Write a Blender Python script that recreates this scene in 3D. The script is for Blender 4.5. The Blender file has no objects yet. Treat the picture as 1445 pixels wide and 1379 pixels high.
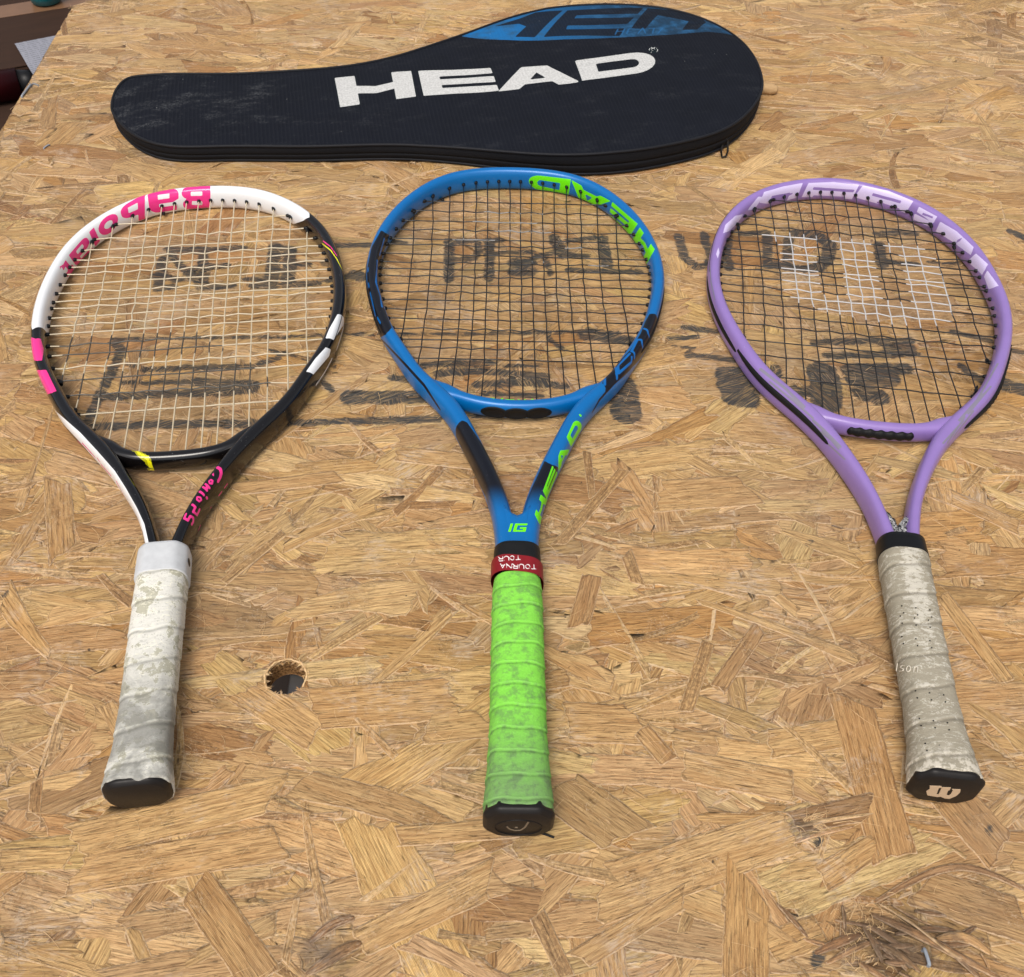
import bpy, bmesh, math, random
import numpy as np
from mathutils import Matrix, Vector

random.seed(7); RNG = np.random.default_rng(7)
S = bpy.context.scene
MM = 0.001
# ------------------------------------------------------------------ camera
CF, CTH, CH, CRO, CCY = 1453.8, 0.8503188, 598.293, 0.0431284, 0.0     # focal (px), tilt, height (mm), roll
PW, PH = 1445, 1379
CPOS = np.array([0, 0, CH])
_F = np.array([0, math.cos(CTH), -math.sin(CTH)]); _R = np.array([1., 0, 0]); _U = np.cross(_R, _F)
CR = math.cos(CRO)*_R + math.sin(CRO)*_U
CU = -math.sin(CRO)*_R + math.cos(CRO)*_U
cam_d = bpy.data.cameras.new('camera'); cam = bpy.data.objects.new('camera', cam_d)
S.collection.objects.link(cam); S.camera = cam
cam.matrix_world = Matrix(((CR[0], CU[0], -_F[0], 0), (CR[1], CU[1], -_F[1], 0), (CR[2], CU[2], -_F[2], CH*MM), (0, 0, 0, 1)))
cam_d.sensor_fit = 'HORIZONTAL'; cam_d.sensor_width = 36; cam_d.lens = CF/PW*36
cam_d.clip_start = 0.01; cam_d.clip_end = 60
cam_d.dof.use_dof = True; cam_d.dof.focus_distance = 0.80; cam_d.dof.aperture_fstop = 36
# ------------------------------------------------------------------ light
W = bpy.data.worlds.new("World"); S.world = W; W.use_nodes = True
nt = W.node_tree; bg = nt.nodes['Background']
sky = nt.nodes.new('ShaderNodeTexSky'); sky.sky_type = 'NISHITA'; sky.sun_disc = False
SUN_EL, SUN_AZ = math.radians(62), math.radians(200)     # azimuth clockwise from +Y
sky.sun_elevation = SUN_EL; sky.sun_rotation = SUN_AZ
sky.air_density = 1.0; sky.dust_density = 4.0; sky.ozone_density = 1.0
hs = nt.nodes.new('ShaderNodeHueSaturation'); hs.inputs['Saturation'].default_value = 0.38
nt.links.new(sky.outputs[0], hs.inputs['Color']); nt.links.new(hs.outputs[0], bg.inputs[0]); bg.inputs[1].default_value = 0.108
sl = bpy.data.lights.new('sun', 'SUN'); so = bpy.data.objects.new('sun', sl); S.collection.objects.link(so)
sl.energy = 1.75; sl.angle = math.radians(28); sl.color = (1, 0.93, 0.84)
sd = Vector((math.sin(SUN_AZ)*math.cos(SUN_EL), math.cos(SUN_AZ)*math.cos(SUN_EL), math.sin(SUN_EL)))
so.rotation_euler = sd.to_track_quat('Z', 'Y').to_euler(); so.location = (0, 0, 3)
S.view_settings.view_transform = 'Standard'; S.view_settings.look = 'None'
S.view_settings.exposure = 0.38; S.view_settings.gamma = 1.0
S.cycles.max_bounces = 6

# ------------------------------------------------------------------ maths helpers
def px(u, v, z=0.0):
    """world point (mm) seen at photo pixel u,v at height z"""
    d = _F + (u-PW/2)/CF*CR - (v-PH/2)/CF*CU
    return CPOS + d*((z-CH)/d[2])
def proj(P):
    d = np.asarray(P, float)-CPOS; z = d@_F
    return np.stack([PW/2+CF*(d@CR)/z, PH/2-CF*(d@CU)/z], -1)
def spline(t, y):
    n = len(t); h = np.diff(t); A = np.eye(n); b = np.zeros(n)
    for i in range(1, n-1):
        A[i, i-1] = h[i-1]; A[i, i] = 2*(h[i-1]+h[i]); A[i, i+1] = h[i]
        b[i] = 6*((y[i+1]-y[i])/h[i]-(y[i]-y[i-1])/h[i-1])
    M = np.linalg.solve(A, b)
    def f(x):
        i = np.clip(np.searchsorted(t, x)-1, 0, n-2); a = t[i+1]-x; c = x-t[i]; H = h[i]
        return (M[i]*a**3+M[i+1]*c**3)/(6*H)+(y[i]/H-M[i]*H/6)*a+(y[i+1]/H-M[i+1]*H/6)*c
    return f
def dense(pts, step, closed=True):
    pts = [np.array(p, float) for p in pts]; out = []
    n = len(pts)
    for i in range(n if closed else n-1):
        a, b = pts[i], pts[(i+1) % n]; k = max(1, int(np.hypot(*(b-a))/step))
        out += [a+(b-a)*j/k for j in range(k)]
    if not closed: out.append(pts[-1])
    return np.array(out)
def seg_dist(P, poly, closed):
    A = poly if closed else poly[:-1]; B = np.roll(poly, -1, 0) if closed else poly[1:]
    best = np.full(len(P), 1e9)
    for a, b in zip(A, B):
        ab = b-a; L = (ab**2).sum()+1e-12
        t = np.clip(((P-a)@ab)/L, 0, 1); d = P-(a+t[:, None]*ab)
        best = np.minimum(best, (d**2).sum(1))
    return np.sqrt(best)
def inside(P, poly):
    r = np.zeros(len(P), bool); x, y = P[:, 0], P[:, 1]
    A = poly; B = np.roll(poly, -1, 0)
    for (x1, y1), (x2, y2) in zip(A, B):
        if y1 == y2: continue
        c = ((y1 > y) != (y2 > y)) & (x < (x2-x1)*(y-y1)/(y2-y1)+x1)
        r ^= c
    return r
def sdf(P, shapes, lim=3.0):
    """positive inside. shapes: ('poly', pts) | ('hole', pts) | ('line', pts, width)"""
    out = np.full(len(P), -lim)
    for sh in shapes:
        pts = np.asarray(sh[1], float); m = lim+(sh[2]/2 if sh[0] == 'line' else 0)
        lo, hi = pts.min(0)-m, pts.max(0)+m
        idx = np.where(((P >= lo) & (P <= hi)).all(1))[0]
        if not len(idx): continue
        Q = P[idx]
        if sh[0] == 'line': d = sh[2]/2-seg_dist(Q, pts, False)
        else:
            d = seg_dist(Q, pts, True); d = np.where(inside(Q, pts), d, -d)
        if sh[0] == 'hole': out[idx] = np.minimum(out[idx], -d)
        else: out[idx] = np.maximum(out[idx], d)
    return np.clip(out, -lim, lim)
def wob(x, y, seed, f=1.0):
    s = seed*12.9898
    return (np.sin(x*f*1.0+s)+np.sin(y*f*1.3+s*1.7)+np.sin((x+y)*f*0.7+s*2.3)+np.sin((x-1.6*y)*f*1.9+s*.7)*.6)/3.6

# ------------------------------------------------------------------ object helpers
def mesh_of(name, V, F, mat, attrs=None, smooth=True):
    me = bpy.data.meshes.new(name)
    V = np.asarray(V, np.float64)*MM
    if isinstance(F, np.ndarray):
        me.vertices.add(len(V)); me.vertices.foreach_set('co', V.astype(np.float32).ravel())
        n, k = F.shape; me.loops.add(n*k); me.loops.foreach_set('vertex_index', F.astype(np.int32).ravel())
        me.polygons.add(n); me.polygons.foreach_set('loop_start', np.arange(0, n*k, k, dtype=np.int32))
        me.polygons.foreach_set('loop_total', np.full(n, k, np.int32)); me.update(calc_edges=True)
    else:
        me.from_pydata([tuple(v) for v in V], [], [tuple(f) for f in F]); me.update()
    if smooth: me.polygons.foreach_set('use_smooth', np.ones(len(me.polygons), bool))
    for an, arr in (attrs or {}).items():
        arr = np.asarray(arr, np.float32)
        if arr.ndim == 1:
            me.attributes.new(an, 'FLOAT', 'POINT').data.foreach_set('value', arr)
        else:
            me.attributes.new(an, 'FLOAT_VECTOR', 'POINT').data.foreach_set('vector', arr.ravel())
    if mat: me.materials.append(mat)
    return me
def obj(name, V, F, mat, parent=None, attrs=None, smooth=True, kind=None, label=None):
    o = bpy.data.objects.new(name, mesh_of(name, V, F, mat, attrs, smooth)); S.collection.objects.link(o)
    if parent: o.parent = parent
    if kind: o['kind'] = kind
    if label: o['label'] = label
    return o
def thing(name, label, cat, loc=(0, 0, 0), rz=0.0, group=None):
    o = bpy.data.objects.new(name, None); S.collection.objects.link(o); o.empty_display_size = .05
    o.location = [c*MM for c in loc]; o.rotation_euler = (0, 0, rz)
    o['label'] = label; o['category'] = cat
    if group: o['group'] = group
    return o
def grid_faces(n, m, close_m=True, base=0):
    i = np.arange(n-1)[:, None]; j = np.arange(m if close_m else m-1)[None]
    a = i*m+j; b = i*m+(j+1) % m
    return (np.stack([a, b, b+m, a+m], -1).reshape(-1, 4)+base)
def box(x0, x1, y0, y1, z0, z1):
    V = [(x, y, z) for z in (z0, z1) for x, y in ((x0, y0), (x1, y0), (x1, y1), (x0, y1))]
    return V, [(3, 2, 1, 0), (4, 5, 6, 7), (0, 1, 5, 4), (1, 2, 6, 5), (2, 3, 7, 6), (3, 0, 4, 7)]
def bevel(o, w=1.0, seg=2):
    b = o.modifiers.new('b', 'BEVEL'); b.width = w*MM; b.segments = seg; b.limit_method = 'ANGLE'
def tube(P, r, n=6, cap=True):
    P = np.asarray(P, float); T = np.gradient(P, axis=0); T /= np.linalg.norm(T, axis=1)[:, None]+1e-12
    up = np.array([0, 0, 1.]); A = np.cross(T, up); nn = np.linalg.norm(A, axis=1)
    A[nn < 1e-3] = (1, 0, 0); A /= np.linalg.norm(A, axis=1)[:, None]; B = np.cross(A, T)
    r = np.broadcast_to(np.asarray(r, float), (len(P),))
    a = np.arange(n)*2*math.pi/n
    V = P[:, None]+r[:, None, None]*(A[:, None]*np.cos(a)[None, :, None]+B[:, None]*np.sin(a)[None, :, None])
    return V.reshape(-1, 3), grid_faces(len(P), n)
def merge(parts):
    Vs, Fs, k = [], [], 0
    for V, F in parts:
        Vs.append(np.asarray(V, float)); Fs += [tuple(int(i)+k for i in f) for f in F]; k += len(V)
    return np.concatenate(Vs), Fs

# ------------------------------------------------------------------ material helpers
def lin(c):
    return tuple((x/255/12.92 if x/255 <= 0.04045 else ((x/255+0.055)/1.055)**2.4) for x in c)+(1,)
class NT:
    def __init__(s, name, rough=.5, spec=.5):
        s.m = bpy.data.materials.new(name); s.m.use_nodes = True; s.t = s.m.node_tree
        s.b = s.t.nodes['Principled BSDF']; s.b.inputs['Roughness'].default_value = rough
        s.b.inputs['Specular IOR Level'].default_value = spec
    def n(s, ty, **kw):
        x = s.t.nodes.new(ty)
        for k, v in kw.items(): setattr(x, k, v)
        return x
    def set(s, sock, v):
        if isinstance(v, bpy.types.NodeSocket): s.t.links.new(v, sock)
        elif v is not None: sock.default_value = v
    def attr(s, name, vec=False):
        a = s.n('ShaderNodeAttribute', attribute_name=name); return a.outputs['Vector' if vec else 'Fac']
    def math(s, op, a, b=None, c=None, clamp=False):
        x = s.n('ShaderNodeMath', operation=op, use_clamp=clamp)
        for i, v in enumerate((a, b, c)): s.set(x.inputs[i], v)
        return x.outputs[0]
    def vmul(s, v, k):
        x = s.n('ShaderNodeVectorMath', operation='MULTIPLY'); s.set(x.inputs[0], v); x.inputs[1].default_value = k; return x.outputs[0]
    def noise(s, vec, scale=1.0, detail=4, rough=.55, dist=0.0):
        x = s.n('ShaderNodeTexNoise'); s.set(x.inputs['Vector'], vec); x.inputs['Scale'].default_value = scale
        x.inputs['Detail'].default_value = detail; x.inputs['Roughness'].default_value = rough; x.inputs['Distortion'].default_value = dist
        return x.outputs['Fac']
    def ramp(s, f, a, b, smooth=True):
        x = s.n('ShaderNodeMapRange', interpolation_type='SMOOTHSTEP' if smooth else 'LINEAR')
        s.set(x.inputs[0], f); x.inputs[1].default_value = a; x.inputs[2].default_value = b; return x.outputs[0]
    def mix(s, f, a, b, mode='MIX'):
        x = s.n('ShaderNodeMix', data_type='RGBA', blend_type=mode)
        s.set(x.inputs[0], f); s.set(x.inputs[6], a); s.set(x.inputs[7], b); return x.outputs[2]
    def color(s, c): s.set(s.b.inputs['Base Color'], c)
    def rough(s, c): s.set(s.b.inputs['Roughness'], c)
    def bump(s, h, strength=.3, dist=.0005):
        x = s.n('ShaderNodeBump'); x.inputs['Strength'].default_value = strength; x.inputs['Distance'].default_value = dist
        s.set(x.inputs['Height'], h); s.t.links.new(x.outputs[0], s.b.inputs['Normal'])
    def obj(s):   # object coordinates in mm
        c = s.n('ShaderNodeTexCoord'); return s.vmul(c.outputs['Object'], (1000, 1000, 1000))
    def sep(s, v):
        x = s.n('ShaderNodeSeparateXYZ'); s.set(x.inputs[0], v); return x.outputs
def plain(name, rgb, rough=.5, spec=.5, nz=.12, sc=.15, bump=0.0, coat=0.0):
    t = NT(name, rough, spec); o = t.obj(); c = lin(rgb); d = tuple(x*(1-nz*2) for x in c[:3])+(1,)
    f = t.noise(o, sc, 6); t.color(t.mix(f, d, c)); t.rough(t.math('ADD', t.math('MULTIPLY', t.noise(o, sc*3, 3), .2), rough-.1))
    if bump: t.bump(t.noise(o, 1.2, 4), bump, .0004)
    t.b.inputs['Coat Weight'].default_value = coat; t.b.inputs['Specular IOR Level'].default_value = .24; t.b.inputs['Coat Roughness'].default_value = .12
    return t.m

# ================================================================== WORKBENCH
# board outline, slightly turned against the camera
ROWA = math.radians(4.0)                      # direction of the board's long side
EX = lambda y: -570-(y-1008)*0.056            # left edge x at y
YFAR = 1345
FARY = lambda x: 1332+(x+585)*0.112
HOLE = np.array([-144.3, 351.0]); HR = 13.0
TORN = px(1285, 1325)[:2]
def dip(x, y):
    r2 = ((x-TORN[0])/34)**2+((y-TORN[1])/20)**2
    p2 = px(1160, 1155)[:2]; q2 = ((x-p2[0])/16)**2+((y-p2[1])/6)**2
    return 2.0*np.exp(-r2)+.6*np.exp(-q2)

def wood_material(name, core=False):
    t = NT(name, .55, .35)
    uv = t.attr('grain', True); tint = t.attr('tint', True); ink = t.attr('ink'); edge = t.attr('edge'); stripe = t.attr('stripe')
    g1 = t.noise(t.vmul(uv, (.045, .9, 1)), 1, 9, .72, .5)
    g2 = t.noise(t.vmul(uv, (.07, 2.2, 1)), 1, 6, .72, .6)
    g3 = t.noise(t.vmul(uv, (.016, .14, 1)), 1, 4, .55)
    g4 = t.noise(t.vmul(uv, (.35, 5.0, 1)), 1, 4, .75, .3)
    o = t.n('ShaderNodeNewGeometry').outputs['Position']; om = t.vmul(o, (1000, 1000, 1000))
    col = t.mix(t.ramp(g1, .34, .64), t.mix(1.0, tint, (.50, .42, .34, 1), 'MULTIPLY'), t.mix(1.0, tint, (1.12, 1.10, 1.06, 1), 'MULTIPLY'))
    col = t.mix(t.math('MULTIPLY', t.ramp(g3, .45, .72), .55), col, t.mix(1.0, tint, (.72, .58, .44, 1), 'MULTIPLY'))
    # latewood lines
    wv = t.n('ShaderNodeTexWave', wave_type='BANDS', bands_direction='Y'); t.set(wv.inputs['Vector'], t.vmul(uv, (.012, .42, 1)))
    wv.inputs['Scale'].default_value = 1; wv.inputs['Distortion'].default_value = 2.2; wv.inputs['Detail'].default_value = 3; wv.inputs['Detail Scale'].default_value = .8
    sf = t.math('MULTIPLY', t.ramp(wv.outputs['Fac'], .55, .95), t.math('MULTIPLY', stripe, .75))
    col = t.mix(sf, col, t.mix(1.0, tint, (.50, .34, .20, 1), 'MULTIPLY'))
    # pores, hair-thin cracks and pale torn fibres along the grain
    col = t.mix(t.math('MULTIPLY', t.ramp(g4, .54, .72), .30), col, (.16, .088, .042, 1))
    ck = t.ramp(g2, .59, .66)
    col = t.mix(t.math('MULTIPLY', ck, .54), col, (.085, .045, .022, 1))
    fb = t.ramp(t.noise(t.vmul(uv, (.085, 2.0, 1.7)), 1, 7, .74, 1.6), .585, .65)
    col = t.mix(t.math('MULTIPLY', fb, .58), col, (.70, .54, .37, 1))
    # torn, furry patches: short pale and dark flecks without grain
    pm = t.ramp(t.noise(om, .032, 4, .6), .54, .64); pf = t.noise(om, .42, 5, .75, 1.4)
    col = t.mix(t.math('MULTIPLY', pm, t.math('MULTIPLY', t.ramp(pf, .54, .62), .55)), col, (.64, .50, .35, 1))
    col = t.mix(t.math('MULTIPLY', pm, t.math('MULTIPLY', t.ramp(pf, .46, .38), .50)), col, (.13, .075, .038, 1))
    flm = t.math('MULTIPLY', t.ramp(t.noise(om, .018, 5, .7, .6), .53, .66), t.ramp(t.noise(t.vmul(uv, (.12, .6, 1)), 1, 4, .7), .42, .6)); col = t.mix(t.math('MULTIPLY', flm, .5), col, (.62, .50, .39, 1))
    big = t.noise(om, .006, 4, .6)
    col = t.mix(t.math('MULTIPLY', t.ramp(big, .42, .66), .28), col, (.27, .185, .12, 1))
    en = t.math('ADD', edge, t.math('MULTIPLY', t.math('SUBTRACT', t.noise(om, .35, 4, .7), .5), 2.6))
    col = t.mix(t.math('MULTIPLY', t.ramp(en, .65, .05), .55), col, (.66, .50, .34, 1))
    dk = t.math('MULTIPLY', t.ramp(t.math('ABSOLUTE', t.math('SUBTRACT', en, 1.0)), .45, .0), .46)
    col = t.mix(dk, col, (.085, .045, .024, 1))
    # little black specks
    sp = t.ramp(t.noise(om, .16, 2, .4), .775, .80)
    col = t.mix(t.math('MULTIPLY', sp, .8), col, (.03, .022, .018, 1))
    for (tu, tv, ta, tb_) in ((1262, 1330, 52, 30), (455, 1345, 26, 14), (1130, 1165, 16, 8)):
        c_ = px(tu, tv); q_ = t.n('ShaderNodeVectorMath', operation='SUBTRACT'); t.set(q_.inputs[0], om); q_.inputs[1].default_value = (c_[0], c_[1], 0)
        q2_ = t.vmul(q_.outputs[0], (1/ta, 1/tb_, .05)); l_ = t.n('ShaderNodeVectorMath', operation='LENGTH'); t.set(l_.inputs[0], q2_)
        f_ = t.ramp(t.math('ADD', l_.outputs['Value'], t.math('MULTIPLY', t.math('SUBTRACT', t.noise(om, .09, 5, .7), .5), 2.2)), 1.0, .15)
        col = t.mix(t.math('MULTIPLY', f_, .62), col, (.085, .06, .042, 1))
    # stencil ink soaked into the fibres
    inn = t.math('ADD', ink, t.math('MULTIPLY', t.math('SUBTRACT', t.noise(om, .11, 5, .65), .5), 7.0)); inn = t.math('ADD', inn, t.math('MULTIPLY', t.math('SUBTRACT', g2, .5), 9.0))
    inn = t.ramp(inn, -.6, .9)
    holes = t.ramp(t.noise(t.vmul(uv, (.05, .8, 2.3)), 1, 6, .75), .64, .46)
    inkf = t.math('MULTIPLY', inn, t.math('ADD', t.math('MULTIPLY', holes, .62), .36), clamp=True)
    col = t.mix(inkf, col, t.mix(g1, (.026, .028, .029, 1), (.065, .066, .064, 1)))
    t.color(col)
    t.rough(t.math('ADD', .42, t.math('MULTIPLY', g1, .3)))
    hgt = t.math('ADD', t.math('MULTIPLY', g1, .6), t.math('ADD', t.math('MULTIPLY', ck, -.9), t.math('ADD', t.math('MULTIPLY', fb, .4), t.math('MULTIPLY', t.math('MULTIPLY', pm, pf), .8))))
    t.bump(hgt, 1.0, .0010)
    return t.m
M_wood = wood_material('osb_strand')

# stencilled print: strokes in photo pixels -> points on the board (mm)
def zz(ox, oy, sc):
    return lambda pts: [(ox+x/sc, oy+y/sc) for x, y in pts]
zl, zm, zr = zz(60, 300, 2.89), zz(500, 300, 2.89), zz(945, 300, 2.89)
INK = []
def ink(z, pts, w, vy=None):
    P = np.array([px(u, v)[:2] for u, v in dense(z(pts), 8, False)]); INK.append(('line', P, w))
for z, L in ((zl, [
    ([(510, 150), (630, 150)], 9), ([(490, 190), (470, 310)], 10), ([(520, 165), (610, 270)], 8), ([(600, 225), (640, 300)], 8), ([(455, 255), (560, 270)], 9), ([(470, 305), (540, 300)], 8),
    ([(660, 150), (820, 143)], 8), ([(655, 150), (655, 300)], 10), ([(660, 218), (750, 215)], 9), ([(650, 303), (775, 298)], 9),
    ([(820, 272), (900, 270)], 7), ([(850, 297), (905, 295)], 7), ([(950, 138), (930, 295)], 14), ([(1010, 150), (998, 290)], 13), ([(1005, 212), (1092, 212)], 7), ([(985, 292), (1120, 287)], 9),
    ([(1150, 205), (1195, 212)], 9), ([(1165, 272), (1290, 252)], 9), ([(1195, 132), (1340, 132)], 8), ([(1200, 240), (1210, 270)], 8),
    ([(300, 517), (600, 510), (900, 505), (1180, 500), (1360, 492)], 4.5), ([(290, 522), (320, 560), (300, 610), (240, 730), (190, 840)], 9),
    ([(180, 872), (500, 862), (860, 856)], 9), ([(950, 858), (1200, 850), (1445, 838)], 7),
    ([(420, 640), (560, 632), (700, 628), (850, 628), (960, 590)], 7), ([(330, 692), (620, 690)], 6), ([(240, 752), (520, 740), (860, 722)], 9), ([(630, 690), (860, 700)], 10), ([(330, 610), (430, 640)], 5),
    ([(1255, 752), (1300, 752)], 17), ([(1345, 752), (1445, 752)], 15), ([(1150, 690), (1180, 720)], 6), ([(1190, 600), (1190, 640)], 3), ([(930, 560), (1100, 600)], 5)]),
  (zm, [
    ([(0, 130), (60, 132)], 7), ([(130, 112), (210, 125)], 7), ([(0, 250), (25, 262)], 14), ([(380, 118), (500, 115), (508, 150), (490, 185), (385, 192)], 8), ([(388, 115), (385, 272)], 10),
    ([(530, 112), (600, 112)], 8), ([(552, 120), (550, 268)], 10), ([(555, 165), (720, 160)], 7), ([(650, 205), (715, 205)], 14), ([(650, 240), (715, 240)], 14), ([(735, 182), (860, 150)], 8),
    ([(815, 100), (850, 175)], 12), ([(860, 172), (950, 176)], 8), ([(870, 112), (985, 100)], 7), ([(1012, 105), (1030, 215)], 12), ([(875, 235), (1165, 242)], 8), ([(780, 190), (800, 250)], 6),
    ([(1320, 95), (1345, 180), (1400, 222), (1445, 210)], 9), ([(1425, 85), (1440, 135)], 9),
    ([(0, 495), (100, 492)], 4), ([(160, 495), (500, 492), (950, 485), (1080, 490)], 5), ([(0, 850), (200, 846), (340, 838)], 8), ([(460, 828), (870, 828)], 4),
    ([(0, 752), (30, 752)], 15), ([(75, 752), (155, 750)], 15), ([(190, 752), (290, 750)], 15), ([(150, 672), (270, 690)], 8), ([(280, 622), (420, 612), (560, 612)], 8), ([(340, 655), (500, 645), (780, 665)], 9),
    ([(500, 700), (700, 690), (860, 705)], 9), ([(520, 735), (760, 745)], 6), ([(790, 512), (860, 560)], 5), ([(940, 500), (1130, 522)], 12), ([(960, 470), (1040, 500)], 7), ([(1085, 700), (1110, 815)], 26), ([(1060, 700), (1080, 790)], 14), ([(620, 625), (760, 620)], 5)]),
  (zr, [
    ([(40, 98), (60, 180), (110, 222), (155, 212)], 9), ([(145, 110), (170, 180), (150, 215)], 9), ([(235, 95), (228, 170), (240, 225)], 11), ([(290, 85), (400, 80)], 8), ([(398, 90), (400, 215), (480, 215)], 10),
    ([(485, 105), (480, 225), (560, 228)], 10), ([(520, 82), (600, 92), (655, 130), (645, 190), (600, 225), (560, 228)], 14), ([(845, 88), (940, 80), (1000, 85)], 9), ([(855, 130), (868, 215)], 12), ([(890, 200), (1010, 212)], 9), ([(1060, 200), (1180, 205)], 5),
    ([(1390, 75), (1445, 100)], 10), ([(0, 512), (115, 505)], 6), ([(60, 465), (185, 482)], 8), ([(20, 545), (110, 552)], 4), ([(75, 580), (170, 588), (265, 602)], 8),
    ([(230, 660), (340, 655)], 20), ([(240, 700), (350, 700)], 22), ([(260, 750), (320, 760)], 22), ([(430, 632), (440, 660)], 10), ([(620, 650), (640, 700), (640, 770)], 27), ([(510, 722), (650, 728)], 12),
    ([(730, 640), (960, 635)], 15), ([(760, 680), (900, 680)], 18), ([(790, 730), (850, 750)], 20), ([(590, 530), (780, 522), (985, 520)], 9), ([(640, 582), (820, 580), (1000, 575)], 9), ([(880, 545), (990, 550)], 9),
    ([(1150, 485), (1310, 520)], 7), ([(1190, 625), (1300, 700)], 8), ([(1360, 700), (1445, 722)], 18), ([(1390, 560), (1445, 570)], 7)])):
    for pts, w in L: ink(z, pts, w*1.02+.3)
for u, v, w in ((1141, 766, 5.5), (1396, 1169, 5.5), (1155, 1189, 5), (1154, 1352, 8), (9, 837, 4), (1190, 40, 4)):
    a = px(u, v)[:2]; INK.append(('line', np.array([a-[1.5, 2], a+[1.5, 2]]), w*.9))
INKLO = np.min([s[1].min(0) for s in INK], 0)-8; INKHI = np.max([s[1].max(0) for s in INK], 0)+8

TINTS = [lin(c)[:3] for c in ((214, 172, 118), (205, 160, 108), (222, 182, 130), (196, 150, 100), (210, 166, 120), (190, 148, 108), (226, 192, 146), (202, 164, 124), (178, 132, 88), (216, 176, 118))]
def strand(cx, cy, ang, L, Wd, z0, tint, stripe=0.0, taper=(1, 1), bend=0.0, tilt=(0, 0), curl=0.0, jag=1.0, fine=None, rag=1.0):
    sd_ = random.random()*100
    c, s = math.cos(ang), math.sin(ang)
    near_ink = (abs(cx-(INKLO[0]+INKHI[0])/2) < (INKHI[0]-INKLO[0])/2+L/2 and abs(cy-(INKLO[1]+INKHI[1])/2) < (INKHI[1]-INKLO[1])/2+L/2)
    near_hole = math.hypot(cx-HOLE[0], cy-HOLE[1]) < L/2+Wd/2+HR
    st = 2.0 if near_hole else (3.2 if near_ink else 7.0)
    if fine: st = fine
    nu = max(5, int(L/st)+1); nv = max(2, int(Wd/(st*1.1)))
    uu = np.concatenate([[-1], np.linspace(-1+min(.1, 2.2/L), 1-min(.1, 2.2/L), nu), [1]])
    e = min(.25, 2.4/Wd); vv = np.concatenate([[-1], np.linspace(-1+e, 1-e, nv), [1]])
    U, V = np.meshgrid(uu, vv, indexing='ij')
    # jagged ends: each row across starts and stops at its own length
    je = (RNG.normal(0, 1, (2, len(vv)))*jag*min(3.0, L*.04)); slant = RNG.normal(0, .5, 2)*Wd*.5
    lu = np.where(U < 0, -(-L/2+je[0][None]+slant[0]*V), (L/2+je[1][None]+slant[1]*V))
    X = U*np.abs(lu)
    hw = Wd/2*(taper[0]+(taper[1]-taper[0])*(U+1)/2)
    hw = hw*(1+rag*(.07*np.sin(U*5+sd_)+.035*np.sin(U*13+sd_*2)+.02*np.sin(U*31+V*9+sd_*3)))
    Y = V*hw+bend*(U*U-.4)*L*.12+wob(U*3, 0*U, sd_)*Wd*.05*rag
    gx = X+sd_*37; gy = Y+sd_*11
    Z = z0+tilt[0]*U+tilt[1]*V+wob(X*.06, Y*.12, sd_)*.22+curl*U*U
    ed = np.minimum((1-np.abs(V))*hw, (1-np.abs(U))*L/2)
    Z = Z-.22*np.exp(-ed/.7)
    x = cx+c*X-s*Y; y = cy+s*X+c*Y
    cap = -.02-random.random()*.03 if rag < .5 else -.12-random.random()*.26; Z = np.where(Z > cap-.1, cap-.1*np.exp(-np.clip((Z-cap+.1)/.1, 0, 6)), Z)-dip(x, y)
    n, m = X.shape
    if near_hole:
        dx, dy = x-HOLE[0], y-HOLE[1]; r = np.hypot(dx, dy)+1e-6
        rr = HR+.35*np.sin(np.arctan2(dy, dx)*9+sd_)
        k = np.where((r < rr) & (r > rr-2.6), rr/r, 1); x = HOLE[0]+dx*k; y = HOLE[1]+dy*k
    x = np.maximum(x, EX(y)+.2*np.sin(y*.9)); y = np.minimum(y, np.minimum(FARY(x), FARY(x)-8+(x+575)*.9)+.6*np.sin(x*.7))
    P = np.stack([x, y, Z], -1).reshape(-1, 3)
    ring = list(range(0, m))+[i*m+m-1 for i in range(1, n)]+[(n-1)*m+j for j in range(m-2, -1, -1)]+[i*m for i in range(n-2, 0, -1)]
    F = grid_faces(n, m, False)[:, ::-1]
    k0 = n*m; R = len(ring)
    sk = P[ring].copy(); sk[:, 2] -= 1.1
    rr_ = np.array(ring); j = np.arange(R)
    SF = np.stack([rr_, k0+j, k0+(j+1) % R, rr_[(j+1) % R]], -1)[:, ::-1]
    P = np.concatenate([P, sk]); F = np.concatenate([F, SF])
    if near_hole:
        ce = P[F].mean(1); F = F[np.hypot(ce[:, 0]-HOLE[0], ce[:, 1]-HOLE[1]) > HR-.5]
    sel = np.concatenate([np.arange(n*m), rr_])
    G = np.stack([gx.ravel()[sel], gy.ravel()[sel], np.full(len(sel), sd_)], -1)
    A = dict(grain=G, tint=np.tile(np.array(tint), (len(sel), 1)), edge=ed.ravel()[sel], stripe=np.full(len(sel), stripe))
    A['ink'] = sdf(P[:, :2], INK, 6.0) if near_ink else np.full(len(sel), -6.0)
    for q in range(len(A['ink']))[:0]: pass
    return P, F, A
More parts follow.
